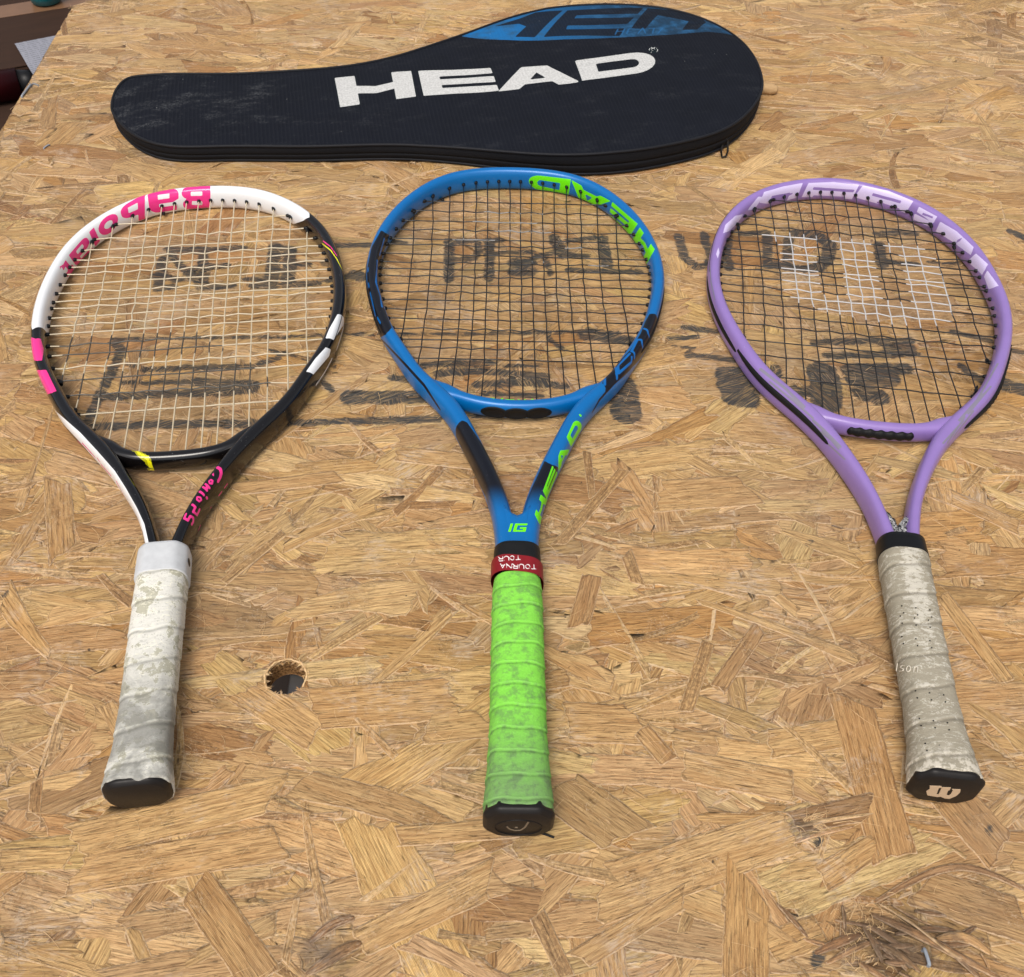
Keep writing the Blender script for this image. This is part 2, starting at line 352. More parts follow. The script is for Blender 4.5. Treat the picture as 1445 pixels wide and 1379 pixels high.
# in view, with a margin around the frame
def in_view(x, y, m=260):
    u, v = proj(np.array([[x, y, 0.]]))[0]
    return -m < u < PW+m and -120 < v < PH+m and x > EX(y)-5 and y < FARY(x)+10
STR = []
def add_strand(rank, *a, **k):
    d_ = math.hypot((a[0]-TORN[0])/60, (a[1]-TORN[1])/32)
    if d_ < 1: a = a[:6]+(np.array(a[6])*np.array([.66, .64, .62])*(1+.3*d_*d_),)+a[7:]; k = dict(k)
    STR.append((rank, strand(*a, **k)))
def rt():
    t = np.array(random.choice(TINTS))*.45+np.array(lin((210, 176, 129))[:3])*.55; t = t*random.uniform(.86, 1.14)*np.array([.97, random.uniform(.98, 1.03), random.uniform(.88, 1.04)])
    g = random.random()
    if g < .12: t = t*np.array([.82, .72, .62])
    elif g < .24: t = t*np.array([.88, .88, .86])
    return t
# closed bed of wide strands, then the loose layers above it
y = 60
while y < YFAR+160:
    x = -640+random.uniform(0, 40)
    while x < 900:
        if in_view(x, y, 330): add_strand(0, x, y, random.gauss(ROWA, .25), 120, 46, -2.0+random.uniform(-.15, .15), rt())
        x += 66
    y += 27
for lay, (N, zlo, zhi) in enumerate(((1500, -1.9, -1.1), (2000, -1.3, -.45), (2200, -.80, -.05))):
    k = 0
    while k < N:
        x, y = random.uniform(-620, 860), random.uniform(90, YFAR+150)
        if not in_view(x, y): continue
        k += 1
        a = random.gauss(ROWA, .27) if random.random() < .70 else random.uniform(-math.pi/2, math.pi/2)
        if random.random() < .42: L, w = random.uniform(22, 90), random.uniform(2.5, 8)
        else: L, w = random.uniform(45, 140), random.uniform(10, 38)
        z = random.uniform(zlo, zhi)
        s_ = proj(np.array([[x, y, 0.], [x+10, y, 0]])); pxs = abs(s_[1, 0]-s_[0, 0])/10
        add_strand(L*w*pxs**2*(1 if z > -.5 else .05), x, y, a, L, w, z, rt(), stripe=random.choice((0, 0, 0, .4, .9)),
                   taper=random.choice(((1, 1), (1, .55), (.5, 1), (1, .85), (.25, .9))), bend=random.gauss(0, .35),
                   tilt=(random.gauss(0, .16), random.gauss(0, .2)))
# strands that stand out in the photograph: (ends in px, width px, tint rgb, stripe, taper, bend, z)
MARKZ = .12
MARK = [((1055, 1236), (1052, 1400), 66, (205, 158, 98), .8, (1, 1), 0), ((275, 1248), (372, 1385), 62, (190, 148, 96), 1, (1, 1), 0),
 ((428, 1142), (464, 1322), 22, (212, 170, 116), .5, (.5, .8), .2), ((419, 1268), (402, 1360), 14, (206, 164, 110), .3, (.6, 1), 0),
 ((1200, 985), (1262, 1212), 62, (200, 152, 100), .9, (1, 1), 0), ((1345, 1125), (1412, 1202), 58, (200, 154, 102), 1, (1, 1), 0),
 ((785, 1110), (888, 1182), 70, (176, 142, 94), .5, (1, 1), 0), ((815, 1355), (965, 1265), 34, (204, 164, 112), .3, (1, 1), 0),
 ((848, 1262), (1118, 1172), 84, (206, 166, 116), .1, (1, .8), 0), ((1118, 1160), (1230, 1138), 40, (150, 108, 72), .2, (.8, 1), 0),
 ((105, 1188), (390, 1120), 52, (212, 170, 114), .2, (1, 1), 0), ((105, 1236), (395, 1188), 54, (208, 162, 108), .2, (1, 1), 0),
 ((828, 638), (836, 702), 13, (176, 130, 82), .1, (1, .8), 0), ((788, 768), (880, 664), 16, (204, 160, 106), .4, (1, 1), 0),
 ((986, 846), (1214, 930), 18, (216, 178, 124), .3, (.4, 1), -.2), ((1000, 905), (968, 1003), 21, (204, 158, 102), .3, (1, 1), 0),
 ((1072, 886), (1012, 972), 24, (184, 138, 88), .5, (1, 1), 0), ((836, 812), (816, 884), 30, (190, 142, 92), .6, (1, 1), 0),
 ((884, 780), (900, 824), 18, (206, 160, 104), .2, (1, 1), 0), ((4, 840), (68, 925), 42, (212, 166, 106), .3, (1, .35), .3),
 ((80, 676), (88, 782), 40, (190, 148, 98), .6, (1, 1), 0), ((108, 750), (146, 758), 28, (176, 128, 78), .2, (1, .8), 0),
 ((315, 822), (400, 752), 11, (208, 166, 110), .3, (1, 1), 0), ((140, 812), (190, 856), 18, (182, 134, 82), .2, (.5, 1), .4),
 ((345, 972), (447, 1036), 52, (212, 166, 106), .2, (1, 1), 0), ((436, 930), (534, 870), 14, (214, 174, 116), .2, (.7, 1), 0),
 ((440, 1000), (640, 985), 60, (206, 160, 104), .3, (1, 1), 0), ((800, 1018), (905, 1022), 56, (202, 158, 106), .3, (1, 1), 0),
 ((905, 1030), (945, 1075), 26, (196, 150, 98), .3, (1, 1), 0), ((1085, 1050), (1215, 1030), 42, (210, 168, 112), .2, (1, 1), 0),
 ((1095, 1012), (1200, 1110), 13, (214, 174, 120), .3, (.7, 1), 0), ((52, 1100), (48, 1150), 18, (198, 146, 90), .4, (1, 1), 0),
 ((0, 1215), (100, 1210), 34, (214, 172, 110), .2, (1, 1), 0), ((510, 1330), (690, 1240), 54, (208, 168, 116), .2, (.8, 1), 0),
 ((745, 1210), (870, 1240), 20, (212, 174, 120), .1, (.4, .9), .3), ((758, 1290), (800, 1379), 26, (196, 154, 104), .3, (1, .9), 0),
 ((560, 1180), (720, 1168), 30, (208, 166, 112), .1, (1, 1), 0), ((1020, 1270), (1120, 1340), 30, (190, 150, 102), .3, (1, 1), 0),
 ((1160, 1240), (1240, 1190), 44, (204, 160, 106), .2, (1, .8), 0), ((1085, 1340), (1160, 1310), 50, (206, 164, 110), .2, (1, 1), 0),
 ((1300, 1250), (1445, 1300), 60, (190, 152, 108), .2, (1, 1), 0), ((700, 1010), (705, 1110), 0, None, 0, 0, 0),
 ((560, 640), (700, 655), 22, (206, 164, 112), .1, (1, 1), 0), ((330, 690), (480, 672), 18, (204, 160, 108), .1, (1, 1), 0),
 ((965, 1080), (1120, 1110), 44, (206, 166, 118), .1, (1, 1), 0), ((600, 1030), (690, 1020), 42, (212, 170, 114), .2, (1, 1), 0),
 ((88, 26), (92, 50), 9, (170, 122, 76), .9, (1, 1), 0), ((500, 1010), (560, 1070), 12, (200, 156, 100), .3, (.6, 1), 0),
 ((1330, 840), (1420, 960), 22, (206, 164, 110), .3, (1, 1), 0), ((1340, 700), (1440, 745), 20, (200, 156, 104), .2, (1, 1), 0),
 ((1380, 1180), (1445, 1120), 40, (210, 168, 114), .2, (1, 1), 0), ((930, 700), (1060, 690), 44, (200, 158, 108), .2, (1, 1), 0)]
for a, b, w, tc, stp, tp, bd in MARK:
    if not w: continue
    A, B = px(*a)[:2], px(*b)[:2]; d = B-A; L = float(np.hypot(*d)); mid = (A+B)/2
    um = (a[0]+b[0])/2; vm = (a[1]+b[1])/2; e = np.array([b[0]-a[0], b[1]-a[1]], float); e /= np.hypot(*e)
    q1, q2 = px(um-e[1]*w/2, vm+e[0]*w/2)[:2], px(um+e[1]*w/2, vm-e[0]*w/2)[:2]
    dn = np.array([-d[1], d[0]])/L; wd = abs(float((q2-q1)@dn))
    add_strand(1e9, mid[0], mid[1], math.atan2(d[1], d[0]), L, max(wd, 2.5), MARKZ, tuple(np.array(lin(tc)[:3])*.5*[.97, 1.02, .95]+np.array(lin((208, 174, 128))[:3])*.5*(sum(tc)/480)), stripe=stp, taper=tp, bend=bd, jag=.5, rag=.3)

bench = thing('workbench', 'worn pale brown strand board bench top with black stencilled print and a drilled round hole', 'workbench')
# core panel below the strands
sq = 40
def plate(z):
    x0, x1, y0, y1 = -700, 1150, -120, YFAR; hx, hy = HOLE
    V = [(EX(y0)+.5, y0, z), (x1, y0, z), (x1, FARY(x1)-.5, z), (EX(y1)+24, FARY(-575)+4, z)]
    V += [(hx+sq*sx, hy+sq*sy, z) for sx, sy in ((-1, -1), (1, -1), (1, 1), (-1, 1))]
    n = 48; V += [(hx+HR*math.cos(2*math.pi*i/n), hy+HR*math.sin(2*math.pi*i/n), z) for i in range(n)]
    F = [(0, 1, 5, 4), (1, 2, 6, 5), (2, 3, 7, 6), (3, 0, 4, 7)]
    cs = [6, 7, 4, 5]
    for qd in range(4):
        i0 = 8+qd*12+6
        cnr = cs[qd]
        for i in range(12):
            F.append((cnr, 8+(qd*12+i+1) % n, 8+(qd*12+i) % n))
        F.append((cnr, cs[(qd+1) % 4], 8+(qd*12+12) % n))
    return V, F
V1, F1 = plate(-4.0); V2, F2 = plate(-18.0); k = len(V1)
F = list(F1)+[tuple(i+k for i in f[::-1]) for f in F2]+[(i, i+k, (i+1) % 4+k, (i+1) % 4)[::-1] for i in range(4)]
V1 = np.array(V1+V2)
G = np.concatenate([V1[:, :2]*[1, 1], V1[:, 2:3]*1.0], 1)
top = obj('tabletop', V1, F, M_wood, bench, smooth=False,
          attrs=dict(grain=G, tint=np.tile(np.array(TINTS[3])*.8, (len(V1), 1)), edge=np.full(len(V1), 5.), stripe=np.zeros(len(V1)), ink=np.full(len(V1), -6.)))
STR.sort(key=lambda q: -q[0])
for i, (rk, (P, Fq, A)) in enumerate(STR[:300]):
    obj('wood_strand', P, Fq, M_wood, top, attrs=A)
k = 0; PP, FF, AA = [], [], {}
for rk, (P, Fq, A) in STR[300:]:
    PP.append(P); FF.append(Fq+k); k += len(P)
    for n_, a_ in A.items(): AA.setdefault(n_, []).append(a_)
obj('wood_strands', np.concatenate(PP), np.concatenate(FF), M_wood, top, attrs={n_: np.concatenate(a_) for n_, a_ in AA.items()}, kind='stuff')
# loose pale fibres standing off the strands
t = NT('wood_fibre', .6, .3); t.color(t.mix(t.noise(t.obj(), .4), lin((190, 148, 98)), lin((232, 204, 160)))); M_fib = t.m
parts = []
def fibre(x, y, a, L, r, h, bend):
    n = 5; u = np.linspace(0, 1, n); aa = a+bend*u
    X = x+np.cumsum(np.cos(aa))*L/n; Y = y+np.cumsum(np.sin(aa))*L/n
    Z = -.15+h*np.sin(u*math.pi)-dip(X, Y)*.9
    V, F = tube(np.stack([X, Y, Z], -1), r*(1.05-u*.7), 3); parts.append((V, F))
k = 0
while k < 3200:
    x, y = random.uniform(-600, 760), random.uniform(120, YFAR+130)
    if not in_view(x, y, 30) or math.hypot(x-HOLE[0], y-HOLE[1]) < HR+8: continue
    k += 1; fibre(x, y, random.gauss(ROWA, .7), random.uniform(5, 26), random.uniform(.10, .24), random.uniform(.1, .7), random.gauss(0, .6))
for i in range(70):
    a = random.uniform(0, 2*math.pi); r = HR+random.uniform(-.3, 2.6)
    if math.sin(a) < -.2 and random.random() < .6: continue
    fibre(HOLE[0]+math.cos(a)*r, HOLE[1]+math.sin(a)*r, a+math.pi/2+random.gauss(0, .5), random.uniform(2, 6), random.uniform(.2, .45), random.uniform(.2, 1.0), random.gauss(0, .8))
for i in range(120):
    c0 = px(random.gauss(1210, 20), random.gauss(1320, 28)); fibre(c0[0], c0[1], random.gauss(1.2, .8), random.uniform(3, 11), random.uniform(.12, .32), random.uniform(.6, 3.5), random.gauss(0, 1.5))
for i in range(40):
    c0 = px(random.gauss(1140, 10), random.gauss(1165, 6)); fibre(c0[0], c0[1], random.gauss(.2, .6), random.uniform(6, 20), random.uniform(.15, .35), random.uniform(.4, 1.8), random.gauss(0, 1))
V, F = merge(parts); obj('wood_fibres', V, np.array(F), M_fib, top, kind='stuff')
# raised splinters round the torn patch
def splinter(pts, w, h, tint, n=22):
    Q = np.array([px(*p)[:2] for p in pts]); tt = np.linspace(0, 1, len(Q)); u = np.linspace(0, 1, n)
    C = np.stack([spline(tt, Q[:, 0])(u), spline(tt, Q[:, 1])(u)], -1); T = np.gradient(C, axis=0); T /= np.hypot(T[:, 0], T[:, 1])[:, None]
    N = np.stack([-T[:, 1], T[:, 0]], -1); vs = np.linspace(-1, 1, 5); V = []; G = []; E = []
    L = np.hypot(*(C[-1]-C[0]))
    for lay in (0, 1):
        for i in range(n):
            hw = w/2*math.sin(math.pi*min(1, max(.04, u[i]*.92+.04)))**.45
            for v in vs:
                p = C[i]+N[i]*v*hw; z = -.3+h*math.sin(math.pi*u[i])+.5*(1-v*v)-lay*.9+.15*math.sin(i*1.3+v*2)
                V.append((p[0], p[1], z)); G.append((u[i]*L+w*31, v*hw+h*7, w)); E.append((1-abs(v))*hw)
    F = [tuple(f) for f in grid_faces(n, 5, False)[:, ::-1]]+[tuple(int(x)+n*5 for x in f) for f in grid_faces(n, 5, False)]
    for i in range(n-1):
        for c_, fl in ((0, 0), (4, 1)):
            q = (i*5+c_, (i+1)*5+c_, (i+1)*5+c_+n*5, i*5+c_+n*5); F.append(q if fl else q[::-1])
    for i_, fl in ((0, 1), (n-1, 0)):
        for c_ in range(4):
            q = (i_*5+c_, i_*5+c_+1, i_*5+c_+1+n*5, i_*5+c_+n*5); F.append(q if fl else q[::-1])
    obj('splinter', V, F, M_wood, top, attrs=dict(grain=G, tint=np.tile(np.array(lin(tint)[:3]), (len(V), 1)), edge=E, stripe=np.full(len(V), .3), ink=np.full(len(V), -6.)))
splinter([(1236, 1272), (1300, 1238), (1370, 1226), (1460, 1262)], 4.5, 1.6, (172, 136, 98))
splinter([(1230, 1290), (1275, 1312), (1340, 1345), (1420, 1385)], 5, 3.2, (182, 142, 98))
splinter([(1238, 1332), (1262, 1345), (1300, 1372)], 4, 2.2, (176, 140, 96))
splinter([(1240, 1275), (1290, 1310), (1335, 1345), (1375, 1362)], 1.6, 4.5, (214, 178, 126))
splinter([(1322, 1325), (1360, 1325), (1398, 1345)], 6, 2.5, (214, 172, 118))
for i in range(24):
    u0, v0 = random.gauss(1255, 48), random.gauss(1335, 28); a_ = random.gauss(.45, .5); l_ = random.uniform(14, 44); g_ = random.uniform(.72, 1.05)
    splinter([(u0-l_*math.cos(a_), v0-l_*math.sin(a_)), (u0, v0+random.uniform(-4, 4)), (u0+l_*math.cos(a_), v0+l_*math.sin(a_))], random.uniform(1.2, 4.5), random.uniform(.3, 2.2), tuple(int(c_*g_) for c_ in (186, 146, 104)), n=12)
splinter([(1150, 1345), (1185, 1330), (1215, 1318)], 5, 1.6, (160, 120, 82))
splinter([(1116, 1168), (1160, 1160), (1232, 1148)], 2.6, 1.6, (216, 182, 134))
splinter([(1120, 1190), (1150, 1180), (1205, 1166)], 2.2, 1.2, (220, 176, 128))
splinter([(1384, 1345), (1392, 1360), (1398, 1376)], 1.4, 1.5, (214, 170, 116))
splinter([(436, 1330), (470, 1305), (500, 1295)], 6, 1.2, (166, 128, 88))
splinter([(432, 1375), (480, 1345), (510, 1330)], 7, 1.5, (176, 138, 94))
# drilled hole lining and what can be seen down it
t = NT('hole_lining', .8, .2); o_ = t.obj(); t.color(t.mix(t.ramp(t.noise(o_, .5, 5, .7), .35, .7), lin((84, 56, 34)), lin((176, 134, 84)))); t.bump(t.noise(o_, .8), .6)
a = np.arange(48)*2*math.pi/48; zs = [-.9, -3, -7, -11, -15, -18.2]
V = np.array([(HOLE[0]+(HR+(.25 if 0 < i < 5 else .1)*(1+.6*math.sin(8*q+i)))*math.cos(q), HOLE[1]+(HR+.2)*math.sin(q), z) for i, z in enumerate(zs) for q in a])
obj('hole_lining', V, grid_faces(6, 48), t.m, top)
qs = np.linspace(-.5, math.pi+.7, 60); V, F = tube(np.array([(HOLE[0]+(HR+.7+.25*math.sin(9*q)+.15*math.sin(23*q))*math.cos(q), HOLE[1]+(HR+.7+.25*math.sin(9*q)+.15*math.sin(23*q))*math.sin(q), -.5+.25*math.sin(17*q)) for q in qs]), .6+.15*np.sin(qs*31), 6); obj('frayed_rim', V, F, M_fib, top)
M_steel = plain('dull_steel', (120, 122, 124), .38, .5, .1); M_steel.node_tree.nodes['Principled BSDF'].inputs['Metallic'].default_value = .85
V, F = box(HOLE[0]-2, HOLE[0]+60, HOLE[1]-40, HOLE[1]+60, -24, -20); o = obj('bracket_plate', V, F, M_steel, bench, smooth=False); bevel(o, 1)
M_post = plain('timber_leg', (176, 140, 98), .7, .3, .15)
for x, y in ((-540, -60), (1080, -60), (-560, 1280), (1080, 1280)):
    V, F = box(x, x+60, y, y+60, -748, -18.05); o = obj('leg', V, F, M_post, bench, smooth=False); bevel(o, 2)
V, F = box(-480, 1070, -40, -2, -110, -18.1); bevel(obj('rail', V, F, M_post, bench, smooth=False), 2)
V, F = box(-480, 1070, 1290, 1328, -110, -18.1); bevel(obj('rail', V, F, M_post, bench, smooth=False), 2)
# staples in the board
M_zinc = plain('zinc', (150, 156, 164), .35, .6, .15)
def staple(p, q, w=1.1, lab=None):
    A, B = px(*p, .2), px(*q, .2); d = (B-A); d /= np.linalg.norm(d)
    pts = [A+[0, 0, -3], A+[0, 0, .4], A+[0, 0, .9]+d*.6, (A+B)/2+[0, 0, 1.1], B+[0, 0, .9]-d*.6, B+[0, 0, .4], B+[0, 0, -3]]
    V, F = tube(dense3(pts, .8), w/2, 6)
    o = obj('staple', V, F, M_zinc, None); o['label'] = lab; o['category'] = 'staple'; o['group'] = 'staples driven into the board'
def dense3(pts, step):
    out = []
    for a_, b_ in zip(pts[:-1], pts[1:]):
        k_ = max(1, int(np.linalg.norm(b_-a_)/step)); out += [a_+(b_-a_)*j/k_ for j in range(k_)]
    return np.array(out+[pts[-1]])
staple((31, 137), (44, 120), 2.4, 'flat grey staple at the left edge of the board, level with the black cover')
staple((46, 119), (54, 121), 1.4, 'thin bent staple end just right of the flat grey staple at the left board edge')
staple((62, 210), (70, 205), 1.6, 'tiny grey staple near the left board edge, lower than the cover')
staple((1304, 1340), (1311, 1362), 2.2, 'shiny steel staple sunk in the torn patch at the lower right corner')

# ================================================================== RACKETS
RK = [
 dict(pose=(-212.0048, 256.3273, 0.1658), X=[0.0, 49.81, 89.42, 114.07, 125.0, 128.53, 125.57, 114.56, 101.28, 82.6, 55.85, 34.4, 17.33, 7.41],
      Y=[633.93, 625.18, 594.96, 554.75, 512.49, 471.88, 431.08, 388.64, 359.4, 324.12, 288.84, 253.56, 218.28, 183.0], w=[6.2, 6.6, 5.4, 5.0, 5.5],
      cross=[594.7, 572.0, 555.0, 541.5, 530.4, 518.9, 504.9, 492.2, 479.8, 471.5, 458.4, 447.5, 436.5, 420.7, 407.6, 391.8, 375.7, 356.2, 334.3],
      main=[5.5, 16.8, 28.0, 39.5, 51.5, 65.5, 82, 98.5], bridge=(276.5, 33, 3.5, 58, 22), sr=.61),
 dict(pose=(12.2869, 248.3742, 0.0331), X=[0.0, 64.84, 108.91, 128.58, 131.22, 123.31, 111.48, 94.97, 82.43, 54.13, 36.48, 21.91, 11.36, 6.84],
      Y=[691.65, 678.29, 628.64, 572.15, 521.37, 478.73, 442.51, 409.73, 387.18, 350.35, 313.51, 276.67, 239.84, 203.0], w=[7.2, 7.25, 7.2, 7.3, 8.2],
      cross=[646.2, 629.5, 612.4, 597.8, 582.9, 573.0, 557.9, 546.3, 535.7, 525.1, 512.8, 501.4, 490.1, 477.3, 463.7, 450.5, 436.2, 425.4, 411.8],
      main=[5.2, 15.6, 26.5, 37.5, 49.5, 63, 79, 97], bridge=(352.5, 40, 6.5, 60, 17), sr=.58),
 dict(pose=(268.9179, 281.4129, -0.0804), X=[0.0, 42.95, 79.6, 105.51, 121.03, 128.5, 130.26, 122.05, 110.13, 89.0, 55.35, 31.79, 16.02, 7.74],
      Y=[665.73, 656.28, 633.66, 600.75, 563.42, 524.09, 481.77, 435.42, 401.79, 359.63, 317.47, 275.31, 233.16, 191.0], w=[6.8, 7.2, 5.9, 5.0, 5.3],
      cross=[635.8, 616.7, 602.0, 586.8, 572.6, 558.8, 544.5, 534.7, 520.8, 514.4, 502.1, 488.9, 477.8, 464.1, 447.9, 432.9, 411.6, 392.7, 365.7],
      main=[5.8, 17.0, 28.5, 40.5, 53.5, 68, 85, 103], bridge=(313.5, 40, 4.5, 60, 15), sr=.58)]
HZ, ZC, HW = 11.5, 12.0, 5.8
class Racket:
    def __init__(s, d):
        s.d = d; X, Y = np.array(d['X']), np.array(d['Y'])
        Xa = np.concatenate([[-X[2], -X[1]], X]); Ya = np.concatenate([[Y[2], Y[1]], Y])
        t = np.concatenate([[0], np.cumsum(np.hypot(np.diff(Xa), np.diff(Ya)))]); fx, fy = spline(t, Xa), spline(t, Ya)
        tt = np.linspace(t[2], t[-1], 900); x, y = fx(tt), fy(tt); x[0] = 0
        w = np.interp(tt, t, [HW]*10+[HW+.3]+list(d['w']))
        x = np.concatenate([-x[:0:-1], x]); y = np.concatenate([y[:0:-1], y]); w = np.concatenate([w[:0:-1], w])
        a = np.concatenate([[0], np.cumsum(np.hypot(np.diff(x), np.diff(y)))]); a -= a[len(a)//2]
        s.a, s.x, s.y, s.w = a, x, y, w
        tx, ty = np.gradient(x, a), np.gradient(y, a); n = np.hypot(tx, ty); s.nx, s.ny = -ty/n, tx/n     # outward
        if s.ny[len(a)//2] < 0: s.nx, s.ny = -s.nx, -s.ny
        s.px0, s.py0, s.rz = d['pose']
        # section table: angle (0 = outward, 90 = top, 180 = inward) -> arc length from the top, + inwards
        ph = np.linspace(-90, 270, 721); q = s.sec(np.radians(ph), 6.5, HZ); L = np.concatenate([[0], np.cumsum(np.hypot(np.diff(q[0]), np.diff(q[1])))])
        s.ph, s.vL = ph, L-np.interp(90, ph, L); s.half = s.vL[-1]
        # lookup table of the visible surface
        ss = np.arange(a[0]+1, a[-1]-1, 1.5); pp = np.radians(np.arange(-20, 230, 4.0)); SS, PP_ = np.meshgrid(ss, pp, indexing='ij')
        P, N = s.surf(SS.ravel(), PP_.ravel()); Pw = s.world(P); c_, s_ = math.cos(s.rz), math.sin(s.rz)
        Nw = np.stack([c_*N[:, 0]-s_*N[:, 1], s_*N[:, 0]+c_*N[:, 1], N[:, 2]], -1)
        vis = (Nw*(CPOS-Pw)).sum(1) > 0.05*np.linalg.norm(CPOS-Pw, axis=1)
        s.luv = proj(Pw)[vis]; s.ls = SS.ravel()[vis]; s.lp = PP_.ravel()[vis]
    def sec(s, ph, w, h, e=2.5):
        c, q = np.cos(ph), np.sin(ph); return w*np.sign(c)*np.abs(c)**(2/e), h*np.sign(q)*np.abs(q)**(2/e)
    def surf(s, a, ph, off=0.0):
        x, y, w = np.interp(a, s.a, s.x), np.interp(a, s.a, s.y), np.interp(a, s.a, s.w)
        nx, ny = np.interp(a, s.a, s.nx), np.interp(a, s.a, s.ny)
        o, z = s.sec(ph, w+off, HZ+off)
        e = .01; o1, z1 = s.sec(ph-e, w, HZ); o2, z2 = s.sec(ph+e, w, HZ); m = np.hypot(o2-o1, z2-z1)+1e-9
        no, nz = (z2-z1)/m, -(o2-o1)/m
        return np.stack([x+nx*o, y+ny*o, ZC+z], -1), np.stack([nx*no, ny*no, nz], -1)
    def world(s, P):
        c, q = math.cos(s.rz), math.sin(s.rz); P = np.asarray(P, float)
        return np.stack([s.px0+c*P[..., 0]-q*P[..., 1], s.py0+q*P[..., 0]+c*P[..., 1], P[..., 2]], -1)
    def local(s, W_):
        c, q = math.cos(s.rz), math.sin(s.rz); d = np.asarray(W_, float)-[s.px0, s.py0, 0]
        return np.stack([c*d[..., 0]+q*d[..., 1], -q*d[..., 0]+c*d[..., 1], d[..., 2]], -1)
    def at(s, uv):       # photo pixels -> (s, v) on the frame
        out = []
        for q in np.atleast_2d(uv):
            d = ((s.luv-q)**2).sum(1); i = int(np.argmin(d)); a, p = s.ls[i], s.lp[i]; a0, p0 = a, p
            for _ in range(5):
                P, _n = s.surf(np.array([a, a+.4, a]), np.array([p, p, p+.02])); U = proj(s.world(P)); J = np.stack([(U[1]-U[0])/.4, (U[2]-U[0])/.02], 1)
                if abs(np.linalg.det(J)) < .4: break
                st = np.linalg.solve(J, np.array(q)-U[0]); a += float(np.clip(st[0], -2, 2)); p += float(np.clip(st[1], -.08, .08))
                a, p = float(np.clip(a, a0-2.5, a0+2.5)), float(np.clip(p, p0-.12, p0+.12))
            out.append((a, np.interp(math.degrees(p), s.ph, s.vL)))
        return np.array(out)
    def poly(s, uv, kind='poly', step=6): return (kind, s.at(dense(uv, step)))
    def line(s, uv, w, step=5): return ('line', s.at(dense(uv, step, False)), w)
    def inner(s, y):     # inner half width of the hoop at y
        k = len(s.a)//2; m = s.a[k:] < 640; yy = (s.y-s.ny*s.w)[k:][m]; xx = (s.x-s.nx*s.w)[k:][m]
        j = np.argmax(xx); o = np.argsort(yy); return float(np.interp(y, yy[o], xx[o]))
    def top_in(s, x):
        k = len(s.a)//2; xx = (s.x-s.nx*s.w)[k:]; yy = (s.y-s.ny*s.w)[k:]; j = int(np.argmax(xx[:600])); return float(np.interp(abs(x), xx[:j], yy[:j]))
R3 = [Racket(d) for d in RK]

def quad(bl, br, tl, tr):      # glyph unit square -> pixels
    bl, br, tl, tr = map(np.array, (bl, br, tl, tr))
    return lambda p: [tuple(bl*(1-x)*(1-y)+br*x*(1-y)+tl*(1-x)*y+tr*x*y) for x, y in p]
def arc(cx, cy, rx, ry, a0, a1, n=10):
    return [(cx+rx*math.cos(math.radians(a0+(a1-a0)*i/n)), cy+ry*math.sin(math.radians(a0+(a1-a0)*i/n))) for i in range(n+1)]
GL = {  # solid block letters in a unit box: list of (kind, outline)
 'H': [('poly', [(0, 0), (.26, 0), (.26, .36), (.5, .30), (.74, .38), (.74, 0), (1, 0), (1, 1), (.74, 1), (.74, .62), (.5, .54), (.26, .62), (.26, 1), (0, 1)])],
 'E': [('poly', [(0, 0), (1, 0), (1, .25), (.27, .25), (.27, .375), (1, .375), (1, .62), (.27, .62), (.27, .745), (1, .745), (1, 1), (0, 1)])],
 'A': [('poly', [(0, 0), (.36, 1), (.70, 1), (1, 0), (.74, 0), (.68, .18), (.34, .18), (.26, 0)]), ('hole', [(.42, .38), (.62, .38), (.53, .70)])],
 'D': [('poly', [(0, 0)]+arc(.72, .5, .28, .5, -90, 90)+[(0, 1)]), ('hole', [(.24, .30)]+arc(.70, .5, .09, .20, -90, 90, 6)+[(.24, .70)])],
 'B': [('poly', [(0, 0)]+arc(.75, .27, .25, .27, -90, 80, 6)+arc(.70, .76, .25, .24, -80, 90, 6)+[(0, 1)]), ('hole', [(.28, .22), (.68, .22), (.68, .40), (.28, .40)]), ('hole', [(.28, .62), (.64, .62), (.64, .78), (.28, .78)])],
 'a': [('poly', [(0, .25)]+arc(.25, .25, .25, .25, 180, 270, 5)+[(1, 0), (1, .7)]+arc(.7, .7, .3, .3, 0, 90, 5)+[(.06, 1), (.06, .78), (.66, .78), (.66, .62), (.2, .62), (0, .5)]), ('hole', [(.3, .2), (.68, .2), (.68, .42), (.3, .42)])],
 'b': [('poly', [(0, 0)]+arc(.7, .3, .3, .3, -90, 0, 5)+arc(.7, .45, .3, .28, 0, 90, 5)+[(.3, .73), (.3, 1), (0, 1)]), ('hole', [(.3, .22), (.7, .22), (.7, .5), (.3, .5)])],
 'o': [('poly', arc(.5, .5, .5, .5, 0, 360, 20)[:-1]), ('hole', arc(.5, .5, .22, .2, 0, 360, 12)[:-1])],
 'l': [('poly', [(.1, 0), (.95, 0), (.95, 1), (.1, 1)])],
 't': [('poly', [(.2, 0), (1, 0), (1, .25), (.6, .25), (.6, .55), (1, .55), (1, .8), (.6, .8), (.6, 1), (.2, 1), (.2, .8), (0, .8), (0, .55), (.2, .55)])]}
def glyphs(r, word, quads, step=4):
    out = []
    for ch, q in zip(word, quads):
        f = quad(*q)
        for kd, pts in GL[ch]: out.append(r.poly(f(pts), kd, step))
    return out
